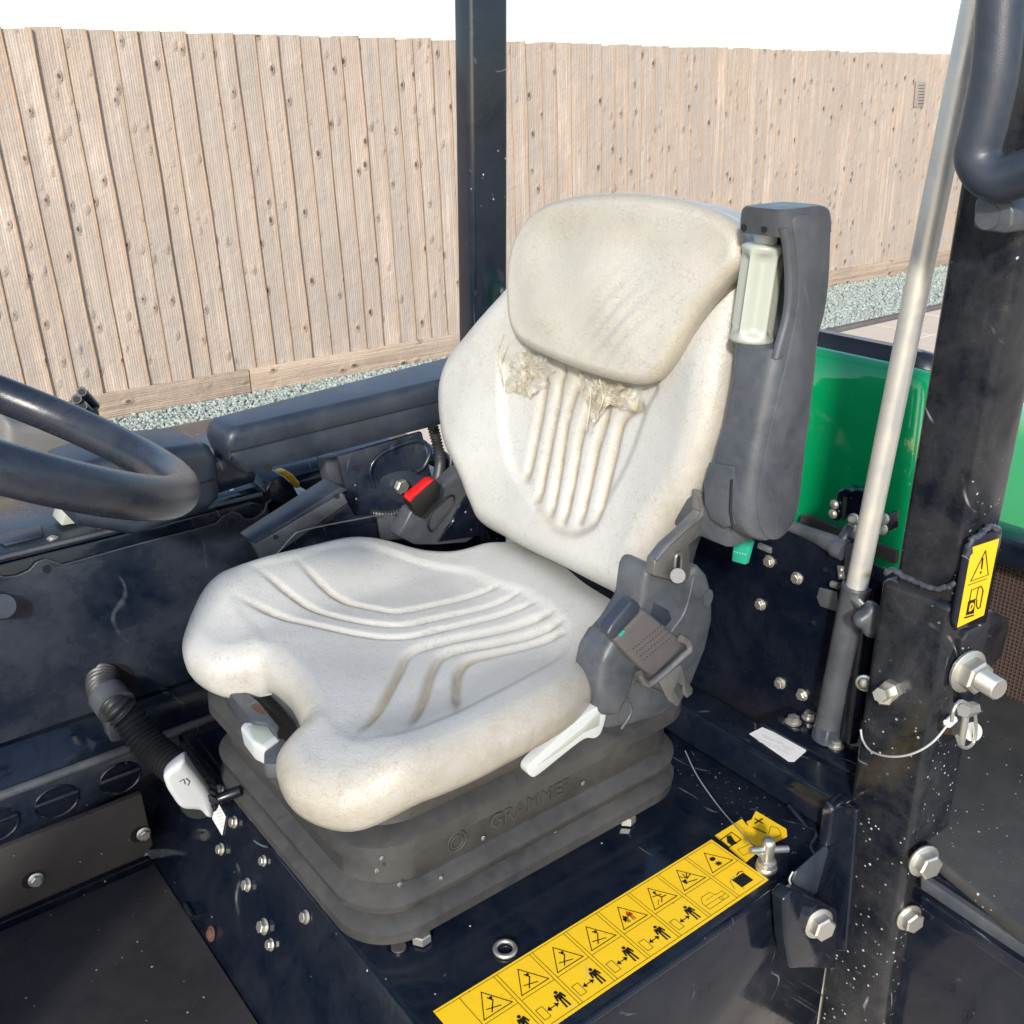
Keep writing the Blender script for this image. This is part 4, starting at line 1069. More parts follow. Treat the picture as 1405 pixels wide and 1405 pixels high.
# rubber hood catch
def rubber(px0):
    return [at(x, y, x=px0) for x, y in ((1140, 688), (1146, 686), (1148, 674), (1158, 670), (1166, 674), (1172, 671), (1188, 675), (1186, 712), (1166, 715), (1160, 706), (1150, 717), (1139, 714))]
cat = prism('hood_catch', rubber(1.20), (0.03, 0, 0), M['black_deep'], mower, 0.004, 3)
tube('catch_slot', [at(1160, 682, x=1.198), at(1158, 708, x=1.198)], 0.0035, M['hole'], cat, 8)
for x, y in ((1145, 692), (1143, 705)): bolt(at(x, y, x=1.198), (-1, 0, 0), 0.0055, cat, DOME, 'screw')
prism('hood_catch', [at(x, y, x=1.22) for x, y in ((1208, 708), (1218, 706), (1217, 730), (1206, 738))], (0.03, 0, 0), M['black_deep'], mower, 0.003)
for x, y in ((1171, 712), (1168, 724), (1171, 732), (1212, 712), (1210, 726)):
    bolt(at(x, y, x=1.185), (-1, -0.3, 0.2), 0.0065, mower, None, 'catch_bolt')

# --- pole in its socket --------------------------------------------------------
XP = 1.118
pole = empty('beacon_pole', at(1133, 1010, x=XP), mower)
ptop = at(1318, 102, x=XP); pj = at(1175, 806, x=XP); pbt = at(1133, 1012, x=XP)
dirp = _n(ptop - pj)
def ell(p, r, n=28): return p
tube('pole_tube', [pj - dirp * 0.05, pj, pj + dirp * 0.3, ptop, ptop + dirp * 0.55], 0.0145, M['galv'], pole, 28)
tube('pole_socket', [pbt + (pj - pbt) * 0.0, pj - dirp * 0.004, pj], [0.019, 0.0195, 0.0195], M['plastic'], pole, 28)
tube('socket_lip', [pj - dirp * 0.002, pj + dirp * 0.001, pj + dirp * 0.003], [0.0195, 0.0205, 0.0195], M['plastic'], pole, 28)
tube('socket_foot', [pbt - np.array([0, 0, 0.0]), pbt + (pj - pbt) * 0.1], [0.021, 0.0195], M['weld'], pole, 20)
kc = at(1190, 845, x=1.085)
tube('clamp_stud', [at(1172, 822, x=1.105), at(1186, 835, x=1.09)], 0.0065, M['zinc'], pole, 12)
lob = []
for k in range(40):
    a = 2 * math.pi * k / 40; lob.append(0.021 * (1 + 0.16 * math.cos(4 * a)))
V, Fc = loft([[(lob[k] * s_ * math.cos(2 * math.pi * k / 40), lob[k] * s_ * math.sin(2 * math.pi * k / 40), z) for k in range(40)] for z, s_ in ((0, .8), (.004, .97), (.014, 1.0), (.020, .93), (.023, .6))])
kb = from_data('clamp_knob', V, Fc, M['plastic'], pole, True, 60, frame_from(kc, (-0.55, -0.8, 0.1)))
rear_tube = tube('rear_pipe', [at(1192, 800, x=1.135), at(1165, 1015, x=1.12)], 0.012, M['black_deep'], mower, 16)
bolt(at(1186, 937, x=1.10), (-1, -0.5, 0.2), 0.009, mower, DOME, 'pipe_bolt')

# --- roll-over frame --------------------------------------------------------------
rops = empty('rollover_bar', (1.09, 1.0, 0.3), mower)
rops['label'] = 'black square-tube roll-over frame with scuffed right post'
def post_box(name, xf, xb, yl0, yl1, yr0, yr1, z0, z1, mat, bev):
    V = [(xf, yr0, z0), (xf, yl0, z0), (xb, yl0, z0), (xb, yr0, z0)]
    bm = bmesh.new(); vs = [bm.verts.new(v) for v in V] + [bm.verts.new((x, y, z1)) for x, y in ((xf, yr1), (xf, yl1), (xb, yl1), (xb, yr1))]
    for q in ((0, 1, 2, 3), (7, 6, 5, 4), (0, 4, 5, 1), (1, 5, 6, 2), (2, 6, 7, 3), (3, 7, 4, 0)): bm.faces.new([vs[i] for i in q])
    bmesh.ops.recalc_face_normals(bm, faces=bm.faces)
    bmesh.ops.bevel(bm, geom=[e for e in bm.edges], offset=bev, segments=4, profile=0.5, affect='EDGES')
    return from_bm(name, bm, mat, rops, True, 30)
upper = post_box('upper_post', 1.05, 1.13, 0.601, 0.588, 0.522, 0.508, 0.90, 2.15, M['post'], 0.010)
lower = post_box('lower_post', 1.042, 1.138, 0.612, 0.612, 0.514, 0.516, 0.20, 0.978, M['post'], 0.010)
far_p = post_box('far_post', 1.05, 1.128, 1.532, 1.500, 1.478, 1.452, 0.35, 2.15, M['post_far'], 0.010)
box('top_rail', 1.05, 1.13, 0.50, 1.52, 2.13, 2.21, M['post_far'], rops, 0.01)
wp = catmull([at(x, y, x=1.040) for x, y in ((1216, 788), (1224, 781), (1240, 790), (1260, 800), (1280, 806), (1298, 806), (1310, 800))], 6)
wp = wp + rng.normal(0, 0.0006, wp.shape)
tube('weld_bead', wp, 0.0036 + rng.uniform(-0.0006, 0.0008, len(wp)), M['weld'], lower, 10)
wp = catmull([at(x, y, y=0.509) for x, y in ((1326, 765), (1333, 742), (1346, 732), (1360, 722), (1372, 730))], 7); wp = wp + rng.normal(0, 0.001, wp.shape)
tube('weld_bead', wp, 0.0032 + rng.uniform(-0.0008, 0.0012, len(wp)), M['weld'], lower, 10)
# grab handle on the post
gh = [at(x, y, x=0.985) for x, y in ((1380, -80), (1374, 0), (1366, 90), (1352, 165), (1342, 204), (1344, 224), (1357, 240), (1376, 246), (1398, 240), (1440, 224))]
gh = [at(1500, -330, x=1.05), at(1440, -330, x=1.0), at(1395, -290, x=0.985), at(1388, -200, x=0.985)] + gh
hd = tube('grab_handle', catmull(gh, 8), 0.0215, M['pad'], rops, 24)
hmount = prism('handle_mount', [at(x, y, x=0.995) for x, y in ((1337, 275), (1345, 270), (1384, 272), (1391, 290), (1388, 312), (1378, 321), (1345, 317), (1335, 312))], (0.055, 0, 0), M['plastic'], rops, 0.006, 3)
disc('mount_cap', at(1355, 297, x=0.9945), (-1, 0, 0), 0.0125, M['plastic'], hmount, 0.001, 26)
# diesel decal plate on the right face of the post
YD = 0.508
dp = prism('decal_plate', [at(x, y, y=YD) for x, y in ((1328, 752), (1338, 740), (1364, 728), (1376, 732), (1354, 855), (1314, 866), (1310, 852))], (0, 0.006, 0), M['black'], rops, 0.002)
dc = prism('fuel_decal', [at(x, y, y=YD - 0.001) for x, y in ((1334, 751), (1371, 739), (1350, 844), (1314, 861))], (0, 0.0007, 0), M['yellow'], dp, 0)
def dd(pts, w=None, closed=False):
    P_ = [at(x, y, y=YD - 0.0016) for x, y in pts]
    if w is None:
        prism('decal_print', P_, (0, 0.0003, 0), M['ink'], dc, 0)
    else:
        if closed: P_ = P_ + [P_[0]]
        tube('decal_print', P_, w, M['ink'], dc, 5)
# photo px for zoom5 region: scale 3.514, offset (1230,700)
def z5(pts): return [(1230 + x / 3.514, 700 + y / 3.514) for x, y in pts]
dd(z5([(430, 195), (358, 343), (443, 312)]), 0.0006, True)
dd(z5([(413, 232), (421, 230), (414, 285), (409, 286)])); dd(z5([(405, 296), (412, 294), (410, 305), (403, 307)]))
dd(z5([(345, 362), (438, 330)]), 0.0004)
dd(z5([(348, 440), (381, 428), (374, 497), (335, 508)])); dd(z5([(328, 516), (375, 503), (373, 510), (328, 523)]))
dd(z5([(352, 438), (362, 385), (396, 372), (384, 430)]), 0.0006, True)
dd(z5([(398, 372), (408, 366), (418, 385), (408, 440), (403, 470), (393, 475), (385, 460), (388, 432)]), 0.0008)
MTd = frame_from(at(1230 + 362 / 3.514, 700 + 468 / 3.514, y=YD - 0.0022), (0, -1, 0)) @ Matrix.Rotation(-0.05, 4, 'Z')
text_mesh('D', 0.013, 0.0002, M['yellow'], 'fuel_letter', dc, MTd, 0.0006)
# ear plate, big nut, pin and ring
ear = prism('post_lug', [at(x, y, y=0.508) for x, y in ((1322, 880), (1330, 866), (1352, 855), (1356, 840), (1362, 838), (1384, 848), (1386, 862), (1376, 900), (1362, 915), (1345, 960), (1320, 970))], (0, 0.010, 0), M['post'], rops, 0.003)
disc('lug_hole', at(1352, 908, y=0.5075), (0, -1, 0), 0.009, M['hole'], ear)
nd = (-0.25, -1.0, 0.02)
o = bolt(at(1326, 920, y=0.505), nd, 0.0215, rops, NUT, 'lock_nut', 0.3)
o.data = hex_mesh('lock_nut_mesh', stub=1.1, mat='steel_light') if 'steel_light' in M else o.data
pin2 = empty('spring_pin', at(1325, 1003, y=0.495), rops)
q0 = at(1313, 1000, y=0.51); q1 = at(1334, 1003, y=0.475)
q2 = q0 + (0, -0.035, 0)
tube('lynch_pin', [at(1303, 994, y=0.513), at(1316, 998, y=0.50), at(1335, 1004, y=0.475)], 0.0115, M['zinc'], rops, 20)
tube('pin_bush', [at(1296, 993, y=0.515), at(1304, 995, y=0.510)], 0.012, M['rust'], rops, 20)
tube('pin_head', [at(1322, 975, y=0.474), at(1337, 972, y=0.474)], 0.0085, M['zinc'], rops, 6)
tube('pin_stem', [at(1326, 975, y=0.476), at(1318, 1022, y=0.476)], 0.0045, M['zinc'], rops, 12)
ringp = [at(x, y, y=0.470) for x, y in ((1306, 990), (1308, 975), (1316, 963), (1326, 965), (1336, 975), (1339, 998), (1336, 1018), (1326, 1026), (1317, 1022), (1313, 1010))]
tube('spring_ring', catmull(ringp, 6), 0.0022, M['zinc'], rops, 8)
tube('tether_sleeve', [at(1300, 993, y=0.484), at(1308, 986, y=0.484)], 0.0055, M['paper'], rops, 8)
tube('tether_cable', catmull([at(1181, 1001, x=1.035), at(1184, 1016, x=1.028), at(1196, 1031, x=1.015), at(1222, 1038, x=1.0), at(1252, 1034, x=0.995), at(1280, 1018, x=1.0), at(1302, 992, y=0.484)], 8), 0.0014, M['cable'], rops, 8)
# bolts on the post
bolt(at(1216, 951, x=1.041), (-1, -0.35, 0.1), 0.0125, rops, HEXP, 'post_bolt', 0.2)
tube('bolt_nut', [at(1226, 945, x=1.044), at(1219, 949, x=1.032)], 0.0135, M['zinc'], rops, 6)
tube('bolt_shank', [at(1219, 949, x=1.036), at(1207, 954, x=1.012)], 0.0095, M['zinc'], rops, 6)
disc('post_hole', at(1222, 972, x=1.0412), (-1, 0, 0), 0.0045, M['hole'], lower)
bolt(at(1266, 1180, y=0.500), (-0.35, -1, 0.05), 0.0175, rops, None, 'flange_bolt', 0.1)
bolt(at(1246, 1258, y=0.511), (-0.35, -1, 0.05), 0.0150, rops, None, 'flange_bolt', 0.5)
# corner brackets at the foot of the post
fl = box('post_flange', 1.0, 1.042, 0.607, 0.625, 0.2, 0.655, M['black'], rops, 0.006, 3)
tab = prism('beam_end_plate', [at(x, y, x=1.018) for x, y in ((1142, 1098), (1152, 1106), (1166, 1108), (1176, 1112), (1160, 1306), (1080, 1306), (1112, 1240), (1135, 1195), (1146, 1150))], (0.012, 0, 0), M['black'], mower, 0.003, 3)
tb2 = prism('mount_bracket', [at(x, y, y=0.565) for x, y in ((1075, 1236), (1086, 1222), (1102, 1224), (1150, 1248), (1148, 1330), (1085, 1330), (1078, 1290))], (0, 0.02, 0), M['black'], mower, 0.004, 3)
bolt(at(1122, 1266, y=0.562), (-0.3, -1, 0.1), 0.0165, tb2, None, 'bolt', 0.2)
tp = prism('loose_tape', [at(x, y, y=0.585) for x, y in ((1085, 1208), (1090, 1195), (1130, 1160), (1133, 1166), (1117, 1224), (1112, 1227), (1092, 1221))], (0.002, -0.003, 0), M['pad'], mower, 0.0006)
tube('tape_fray', catmull([at(x, y, y=0.583) for x, y in ((1088, 1196), (1083, 1208), (1090, 1219), (1104, 1224))], 5), 0.0012, M['cable'], tp, 5)
tube('rear_seam', [at(1082, 1105, x=1.019), at(1120, 1150, x=1.012), at(1128, 1168, x=1.01)], 0.004, M['black_deep'], mower, 8)

# --- right-hand side: fender, screen, rails -----------------------------------------
# engine screen behind the post
XS = 1.50
scr = prism('engine_screen', [(XS, 0.72, 0.62), (XS, 0.72, 0.86), (XS, 0.26, 0.86), (XS, 0.26, 0.62)], (0.004, 0, 0), worn('screen_brown', (0.05, 0.032, 0.028), (0.015, 0.014, 0.016), (0.7, 0.9), amount=0.9, patch=14), mower, 0)
wires = []
for k in range(70):
    y = 0.265 + k * 0.0065
    wires.append(tube_data([(XS - 0.002, y, 0.62), (XS - 0.002, y, 0.86)], 0.0012, 4, False))
for k in range(36):
    z = 0.625 + k * 0.0065
    wires.append(tube_data([(XS - 0.003, 0.26, z), (XS - 0.003, 0.72, z)], 0.0012, 4, False))
V, Fc = join_data(wires); o = from_data('screen_wire', V, Fc, plain('screen_wire', (0.07, 0.045, 0.038), 0.6), scr, True, 0); o['kind'] = 'stuff'
box('screen_frame', 1.44, 1.51, 0.26, 0.715, 0.862, 0.905, M['black'], mower, 0.008, 3)
fd = prism('fender', [at(x, y, z=0.62) for x, y in ((1272, 1060), (1335, 905), (1420, 955), (1600, 1080), (1600, 1440), (1420, 1290), (1268, 1165)) ], (0, 0, -0.02), M['fender'], mower, 0.006)
tube('fender_edge', catmull([at(x, y, z=0.625) for x, y in ((1340, 905), (1372, 925), (1410, 950), (1500, 1000))], 4), 0.010, M['brown'], mower, 10)
prism('rubber_stop', [at(x, y, z=0.66) for x, y in ((1378, 893), (1392, 872), (1420, 870), (1440, 920), (1392, 925), (1382, 915))], (0, 0, -0.035), M['hose'], mower, 0.010, 3)
r0 = at(1268, 1192, y=0.495); r1 = at(1420, 1302, y=0.36)
rail = empty('side_rail', (1.1, 0.45, 0.3), mower)
def rail_box(name, pts, ext, mat, bev=0.004): return prism(name, pts, ext, mat, rail, bev, 3)
for i, (dy, zz, h, mt) in enumerate(((0, 0.0, 0.02, 'black'), (16, 0.0, 0.02, 'plastic'), (42, 0.0, 0.02, 'black'))):
    rail_box('rail_strip', [at(1262, 1186 + dy, x=1.06 - 0.01 * i), at(1262, 1204 + dy, x=1.06 - 0.01 * i), at(1440, 1326 + dy, x=1.06 - 0.01 * i), at(1440, 1304 + dy, x=1.06 - 0.01 * i)], (0.02, 0, 0), M[mt], 0.003)
rail_box('rail_web', [at(1215, 1170, x=1.075), at(1190, 1420, x=1.075), at(1460, 1420, x=1.075), at(1460, 1330, x=1.075)], (0.01, 0, 0), M['black'], 0.002)

# --- engine hood ------------------------------------------------------------------------
hood = empty('engine_hood', (1.8, 1.05, 0.8), mower)
hood['label'] = 'glossy green engine hood with dark top behind the seat'
def hood_ring(z, ex, r): return [(x, y, z) for x, y in rrect(1.42 - ex, 2.45 + ex, 0.765 - ex, 1.42 + ex, r, 10)]
def slope(V):
    return [(x, y, z - 0.34 * max(0, x - 1.43) * max(0, (z - 0.8)) / 0.337) for x, y, z in V]
V, Fc = loft([hood_ring(0.80, 0.035, 0.10), hood_ring(0.90, 0.030, 0.10), hood_ring(1.02, 0.018, 0.10), hood_ring(1.09, 0.008, 0.10), hood_ring(1.108, 0.003, 0.098), hood_ring(1.122, -0.004, 0.095), hood_ring(1.131, -0.014, 0.09), hood_ring(1.137, -0.028, 0.08), hood_ring(1.1375, -0.05, 0.06)], True, True)
from_data('hood_shell', slope(V), Fc, M['green'], hood, True, 50)
V, Fc = loft([hood_ring(1.137, -0.052, 0.05), hood_ring(1.152, -0.056, 0.05), hood_ring(1.166, -0.064, 0.05), hood_ring(1.176, -0.10, 0.04)], True, True)
from_data('hood_top', slope(V), Fc, M['hood_top'], hood, True, 50)
box('hood_skirt', 1.37, 2.5, 0.72, 1.46, 0.35, 0.80, M['black_deep'], mower, 0.01)
prism('hood_seal', [at(x, y, x=1.36) for x, y in ((1095, 718), (1100, 705), (1230, 757), (1228, 775))], (0.01, 0, 0), M['brown'], mower, 0.002)

# --- folded-up armrest ------------------------------------------------------------------
arm = empty('folded_armrest', (0.93, 0.70, 1.03), mower)
arm['label'] = 'dark grey armrest folded upright beside the backrest'
YA = 0.665
# rows: (left px, ridge px, right px) with photo y for each
rows = [((1016, 292), (1072, 288), (1132, 284)), ((1010, 300), (1074, 296), (1144, 292)), ((1006, 322), (1078, 320), (1149, 314)), ((1008, 350), (1083, 348), (1148, 344)), ((1012, 400), (1085, 398), (1145, 394)), ((1006, 440), (1081, 438), (1140, 432)), ((1001, 478), (1070, 478), (1130, 470)),
        ((997, 520), (1060, 520), (1126, 508)), ((990, 560), (1052, 560), (1121, 550)), ((984, 590), (1045, 595), (1117, 590)), ((974, 625), (1038, 630), (1111, 630)), ((967, 660), (1032, 665), (1106, 670)), ((967, 690), (1028, 696), (1101, 705)), ((975, 716), (1028, 722), (1095, 732)), ((990, 730), (1035, 738), (1085, 746)), ((1010, 738), (1045, 744), (1072, 752))]
def soft_rect(pf, pl_, pb_, yn, rr=0.012):
    """horizontal section through the armrest: front edge x, far y, back x, near y"""
    x0, y1, x1 = pf[0], pl_, pb_
    z = pf[2]
    return [(x, y, z + (x - x0) * 0.0) for x, y in rrect(min(x0, x1 - 0.02), x1, yn, max(y1, yn + 0.02), min(rr, (x1 - x0) * .45, (y1 - yn) * .45), 5)]
rings = []
for l, r, b in rows:
    R_ = at(*r, y=YA); L_ = at(*l, x=R_[0]); B_ = at(*b, y=YA)
    rings.append((R_[0], R_[2], L_[1], B_[0]))
full = []
for i, (x0, z, y1, x1) in enumerate(rings):
    rr = 0.016 if 1 < i < len(rings) - 2 else 0.012
    full.append([(x, y, z) for x, y in rrect(x0, max(x1, x0 + .02), YA, max(y1, YA + .02), min(rr, (x1 - x0) * .45, (y1 - YA) * .45), 6)])
# interpolate rings smoothly
FR = np.array(full)
idx = np.linspace(0, len(FR) - 1, 60); sm = []
for q in idx:
    i = int(min(q, len(FR) - 2)); t = q - i
    a, b, c, d = FR[max(i - 1, 0)], FR[i], FR[i + 1], FR[min(i + 2, len(FR) - 1)]
    sm.append(0.5 * ((2 * b) + (-a + c) * t + (2 * a - 5 * b + 4 * c - d) * t * t + (-a + 3 * b - 3 * c + d) * t ** 3))
# split: body below the roller pocket, hood above, back spine behind it
def zof(py): return np.interp(py, [r[1][1] for r in rows], [r[1] for r in rings])
print('ARM', [tuple(round(float(c), 3) for c in r) for r in rings])
zA, zB = zof(330), zof(478)
lowr = [r for r in sm if r[:, 2].mean() <= zB]
upr = [r for r in sm if r[:, 2].mean() >= zA]
midr = [r for r in sm if zB - 0.012 <= r[:, 2].mean() <= zA + 0.012]
def inset_front(r, d):
    r = r.copy(); x0 = r[:, 0].min(); x1 = r[:, 0].max()
    r[:, 0] = x1 - (x1 - r[:, 0]) * (x1 - x0 - d) / (x1 - x0); return r
V, Fc = loft(lowr); from_data('armrest_body', V, Fc, M['plastic'], arm, True, 50)
V, Fc = loft(upr); from_data('armrest_cap', V, Fc, M['plastic'], arm, True, 50)
def inset_all(r):
    r = inset_front(r, 0.040); r[:, 1] = np.where(r[:, 1] < r[:, 1].mean(), r[:, 1] + 0.003, r[:, 1] - 0.002); r[:, 0] = np.where(r[:, 0] > r[:, 0].mean(), r[:, 0] - 0.0015, r[:, 0]); return r
V, Fc = loft([inset_all(r) for r in midr]); from_data('armrest_spine', V, Fc, M['plastic'], arm, True, 50)
# near cheek beside the roller
ck = []
for r in midr:
    x0, x1 = r[:, 0].min(), r[:, 0].max(); y0 = r[:, 1].min() + 0.0004; z = r[:, 2].mean()
    ck.append([(x, y, z) for x, y in rrect(x0 + 0.0, x1 - 0.009, y0, y0 + 0.010, 0.0045, 4)])
V, Fc = loft(ck); from_data('armrest_cheek', V, Fc, M['plastic'], arm, True, 50)
# raised side panel following the S-shaped ridge
sp = [at(x, y, y=YA - 0.002) for x, y in ((1090, 300), (1118, 298), (1128, 330), (1126, 400), (1116, 500), (1107, 600), (1097, 690), (1086, 722), (1068, 740), (1050, 735), (1040, 700), (1046, 650), (1058, 590), (1072, 530), (1086, 470), (1096, 410), (1094, 350))]
prism('side_panel', [tuple(p) for p in catmull(sp, 4, True)], (0, 0.006, 0), M['plastic'], arm, 0.0015, 2)
# roller with flutes
rt_, rb_ = at(1050, 334, x=rings[4][0] + 0.018), at(1030, 470, x=rings[6][0] + 0.018)
ax = _n(rt_ - rb_); L = np.linalg.norm(rt_ - rb_)
nseg = 72; rr_ = []
for s_, sc_ in ((0.0, .80), (0.02, .97), (0.05, 1.0), (0.10, 1.0), (0.14, 1), (0.18, 1), (0.3, 1), (0.5, 1), (0.7, 1), (0.82, 1), (0.86, 1.0), (0.90, 1.0), (0.95, 1.0), (0.98, .97), (1.0, .80)):
    fl_ = float(sstep(0.06, 0.14, np.array(s_)) * (1 - sstep(0.86, 0.94, np.array(s_))))
    ring_ = []
    for k in range(nseg):
        a = 2 * math.pi * k / nseg
        rad = 0.0245 * sc_ * (1 - 0.36 * fl_ * abs(math.sin(2.5 * a + 0.55)) ** 0.9)
        ring_.append((rad * math.cos(a), rad * math.sin(a), s_ * L))
    rr_.append(ring_)
V, Fc = loft(rr_)
from_data('height_roller', V, Fc, M['grey_knob'], arm, True, 60, frame_from(rb_, ax))
tube('roller_axle', [rb_ - ax * 0.012, rt_ + ax * 0.014], 0.013, M['white_knob'], arm, 20)
for x, y in ((1049, 314), (1021, 312)):
    q = at(x, y, x=rings[2][0] - 0.0006); disc('screw_hole', q, (-1, 0, 0), 0.0036, M['hole'], arm, 0.0012)
for x, y in ((1020, 532),):
    q = at(x, y, x=rings[7][0] - 0.0006); disc('screw_hole', q, (-1, 0, 0), 0.004, M['hole'], arm, 0.0012)
# pivot cover at the foot
pc_ = [at(x, y, x=rings[11][0] - 0.0015) for x, y in ((972, 634), (1006, 640), (1008, 660), (1004, 700), (1006, 722), (992, 724), (975, 712), (966, 690), (965, 660))]
prism('pivot_cover', pc_, (0.006, 0, 0), M['plastic'], arm, 0.002)
tube('cover_seam', [at(1004, 658, x=rings[11][0] - 0.002), at(1002, 700, x=rings[11][0] - 0.002), at(1006, 726, x=rings[11][0] - 0.002)], 0.0018, M['hole'], arm, 6)
prism('teal_tag', [at(x, y, x=0.93) for x, y in ((1007, 735), (1030, 744), (1022, 775), (1004, 770))], (0.008, 0, 0), M['teal'], arm, 0.001)
for k in range(5): disc('tag_dot', at(1008 + k * 3.6, 757 + k * 0.9, x=0.9292), (-1, 0, 0), 0.0007, M['paper'], arm, 0.0003, 6)
prism('armrest_tab', [at(x, y, x=0.94) for x, y in ((1040, 745), (1057, 752), (1057, 760), (1038, 752))], (0.004, 0, 0), M['steel'], arm, 0.001)
box('armrest_bracket', 0.86, 0.945, 0.70, 0.80, 1.035, 1.085, M['plastic'], arm, 0.008)

# --- side console on the far side of the platform --------------------------------------
YI = 1.45                                     # inner face of the console
con = empty('side_console', (0.1, 1.6, 0.4), mower)
con['label'] = 'dull black side console with scalloped panel beside the seat'
prism('console_body', [(-0.9, YI + 0.006, 0.925), (0.60, YI + 0.006, 0.925), (0.66, YI + 0.006, 0.90), (0.72, YI + 0.006, 0.86), (1.02, YI + 0.006, 0.86), (1.02, YI + 0.006, 0.60), (-0.9, YI + 0.006, 0.60)], (0, 0.30, 0), M['black'], con, 0.004)
prism('console_top', [(-0.9, YI + 0.0, 0.928), (0.535, YI + 0.0, 0.928), (0.535, YI + 0.20, 0.928), (-0.9, YI + 0.20, 0.928)], (0, 0, 0.012), M['panel'], con, 0.004, 3)
tube('console_edge', [(-0.9, YI + 0.001, 0.936), (0.615, YI + 0.001, 0.936)], 0.0035, M['plastic'], con, 8)
prism('console_end', [at(x, y, y=YI) for x, y in ((363, 676), (370, 660), (388, 652), (402, 664), (410, 680), (424, 686), (440, 684), (447, 690), (440, 705), (430, 760), (370, 760))], (0, 0.16, 0), M['black'], con, 0.004)
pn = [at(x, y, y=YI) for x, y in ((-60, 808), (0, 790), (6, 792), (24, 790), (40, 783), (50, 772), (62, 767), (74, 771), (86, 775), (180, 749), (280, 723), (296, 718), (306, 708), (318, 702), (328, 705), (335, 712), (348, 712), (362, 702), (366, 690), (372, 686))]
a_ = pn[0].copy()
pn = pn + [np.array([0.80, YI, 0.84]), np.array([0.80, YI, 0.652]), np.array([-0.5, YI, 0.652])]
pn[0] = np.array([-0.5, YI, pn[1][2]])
tube('panel_border_highlight', [p + np.array([0, -0.0008, 0]) for p in pn[1:-3]], 0.0011, M['plastic'], con, 6)  # paler tube stands in for the highlight along the scalloped panel edge
prism('inner_panel', pn, (0, 0.005, 0), M['panel'], con, 0.0012, 2)
for x, y in ((64, 781), (317, 717)):
    disc('panel_hole', at(x, y, y=YI - 0.0005), (0, -1, 0), 0.0055, M['hole'], con, 0.0008, 18, 1.15)
tube('panel_knob', [at(2, 832, y=YI), at(4, 832, y=YI - 0.022)], [0.019, 0.017], M['pad'], con, 24)
for pts in ([(0, 808), (12, 811), (26, 809)], ):
    pass
# switch panel and marks on the console top
tpz = 0.9405
prism('switch_panel', [at(x, y, z=tpz) for x, y in ((278, 676), (305, 668), (348, 652), (352, 668), (280, 690))], (0, 0, 0.0012), M['black_deep'], con, 0.0004)
for x, y in ((312, 668), (318, 672), (321, 665), (316, 662)):
    prism('panel_mark', [at(x - 3, y, z=tpz + 0.0016), at(x + 3, y - 2, z=tpz + 0.0016), at(x + 3, y + 0.5, z=tpz + 0.0016), at(x - 3, y + 2.2, z=tpz + 0.0016)], (0, 0, 0.0002), M['paper'], con, 0)
prism('access_lid', [at(x, y, z=tpz) for x, y in ((0, 735), (56, 723), (58, 738), (8, 750), (0, 746))], (0, 0, 0.004), M['pad'], con, 0.0012)
bolt(at(72, 739, z=tpz), (0, 0, 1), 0.006, con, DOME, 'screw'); bolt(at(138, 722, z=tpz), (0, 0, 1), 0.005, con, DOME, 'screw')
# small rocks of the ledge under the panel and the perforated rail
ledge = prism('console_ledge', [(-0.9, 1.452, 0.645), (0.80, 1.452, 0.645), (0.80, 1.415, 0.60), (-0.9, 1.415, 0.60)], (0, 0.0, -0.01), M['black'], con, 0.001)
railf = empty('floor_rail', (0.1, 1.40, 0.5), mower)
prism('rail_face', [(-0.9, 1.405, 0.592), (0.415, 1.405, 0.592), (0.415, 1.405, 0.555), (0.33, 1.405, 0.528), (0.26, 1.405, 0.512), (-0.9, 1.405, 0.512)], (0, 0.012, 0), M['panel'], railf, 0.002)
tube('rail_edge', [(-0.9, 1.409, 0.594), (0.62, 1.409, 0.594)], 0.0075, M['plastic'], railf, 12)
box('rail_top', -0.9, 0.85, 1.412, 1.46, 0.590, 0.600, M['black'], railf, 0.002)
for cx, cy in ((-6, 1133), (78, 1100), (165, 1068)):
    c_ = at(cx, cy, y=1.404)
    tube('rail_hole_rim', [(c_[0] + 0.031 * math.cos(a), 1.4045, c_[2] + 0.026 * math.sin(a)) for a in np.linspace(0, 2 * math.pi, 33)], 0.0022, M['black'], railf, 6)
    prism('rail_hole', [(c_[0] + 0.030 * math.cos(a), 1.4042, c_[2] + 0.025 * math.sin(a)) for a in np.linspace(0, 2 * math.pi, 24, endpoint=False)], (0, 0.0006, 0), M['black_deep'], railf, 0)
    box('rail_hole_bar', c_[0] - 0.031, c_[0] + 0.031, 1.398, 1.404, c_[2] + 0.004, c_[2] + 0.010, M['panel'], railf, 0.002)
lowp = prism('lower_panel', [(-0.9, 1.375, 0.53), (0.336, 1.375, 0.53), (0.340, 1.375, 0.43), (0.32, 1.375, 0.412), (-0.9, 1.375, 0.412)], (0, 0.012, 0), M['brown'], mower, 0.002)
for x, y in ((48, 1207), (196, 1144)):
    disc('bolt_hole', at(x - 5, y + 1, y=1.3742), (0, -1, 0), 0.0135, M['hole'], lowp, 0.0006)
    bolt(at(x + 1, y, y=1.370), (0, -1, 0.1), 0.0085, lowp)
floor = box('operator_floor', -0.9, 0.335, 0.60, 1.39, 0.385, 0.402, M['floor'], mower, 0.003)
box('rail_backing', -0.9, 0.95, 1.43, 1.44, 0.385, 0.589, M['black_deep'], mower, 0.002)
box('floor_lip', -0.9, 0.33, 1.362, 1.374, 0.402, 0.418, M['black_deep'], mower, 0.003)
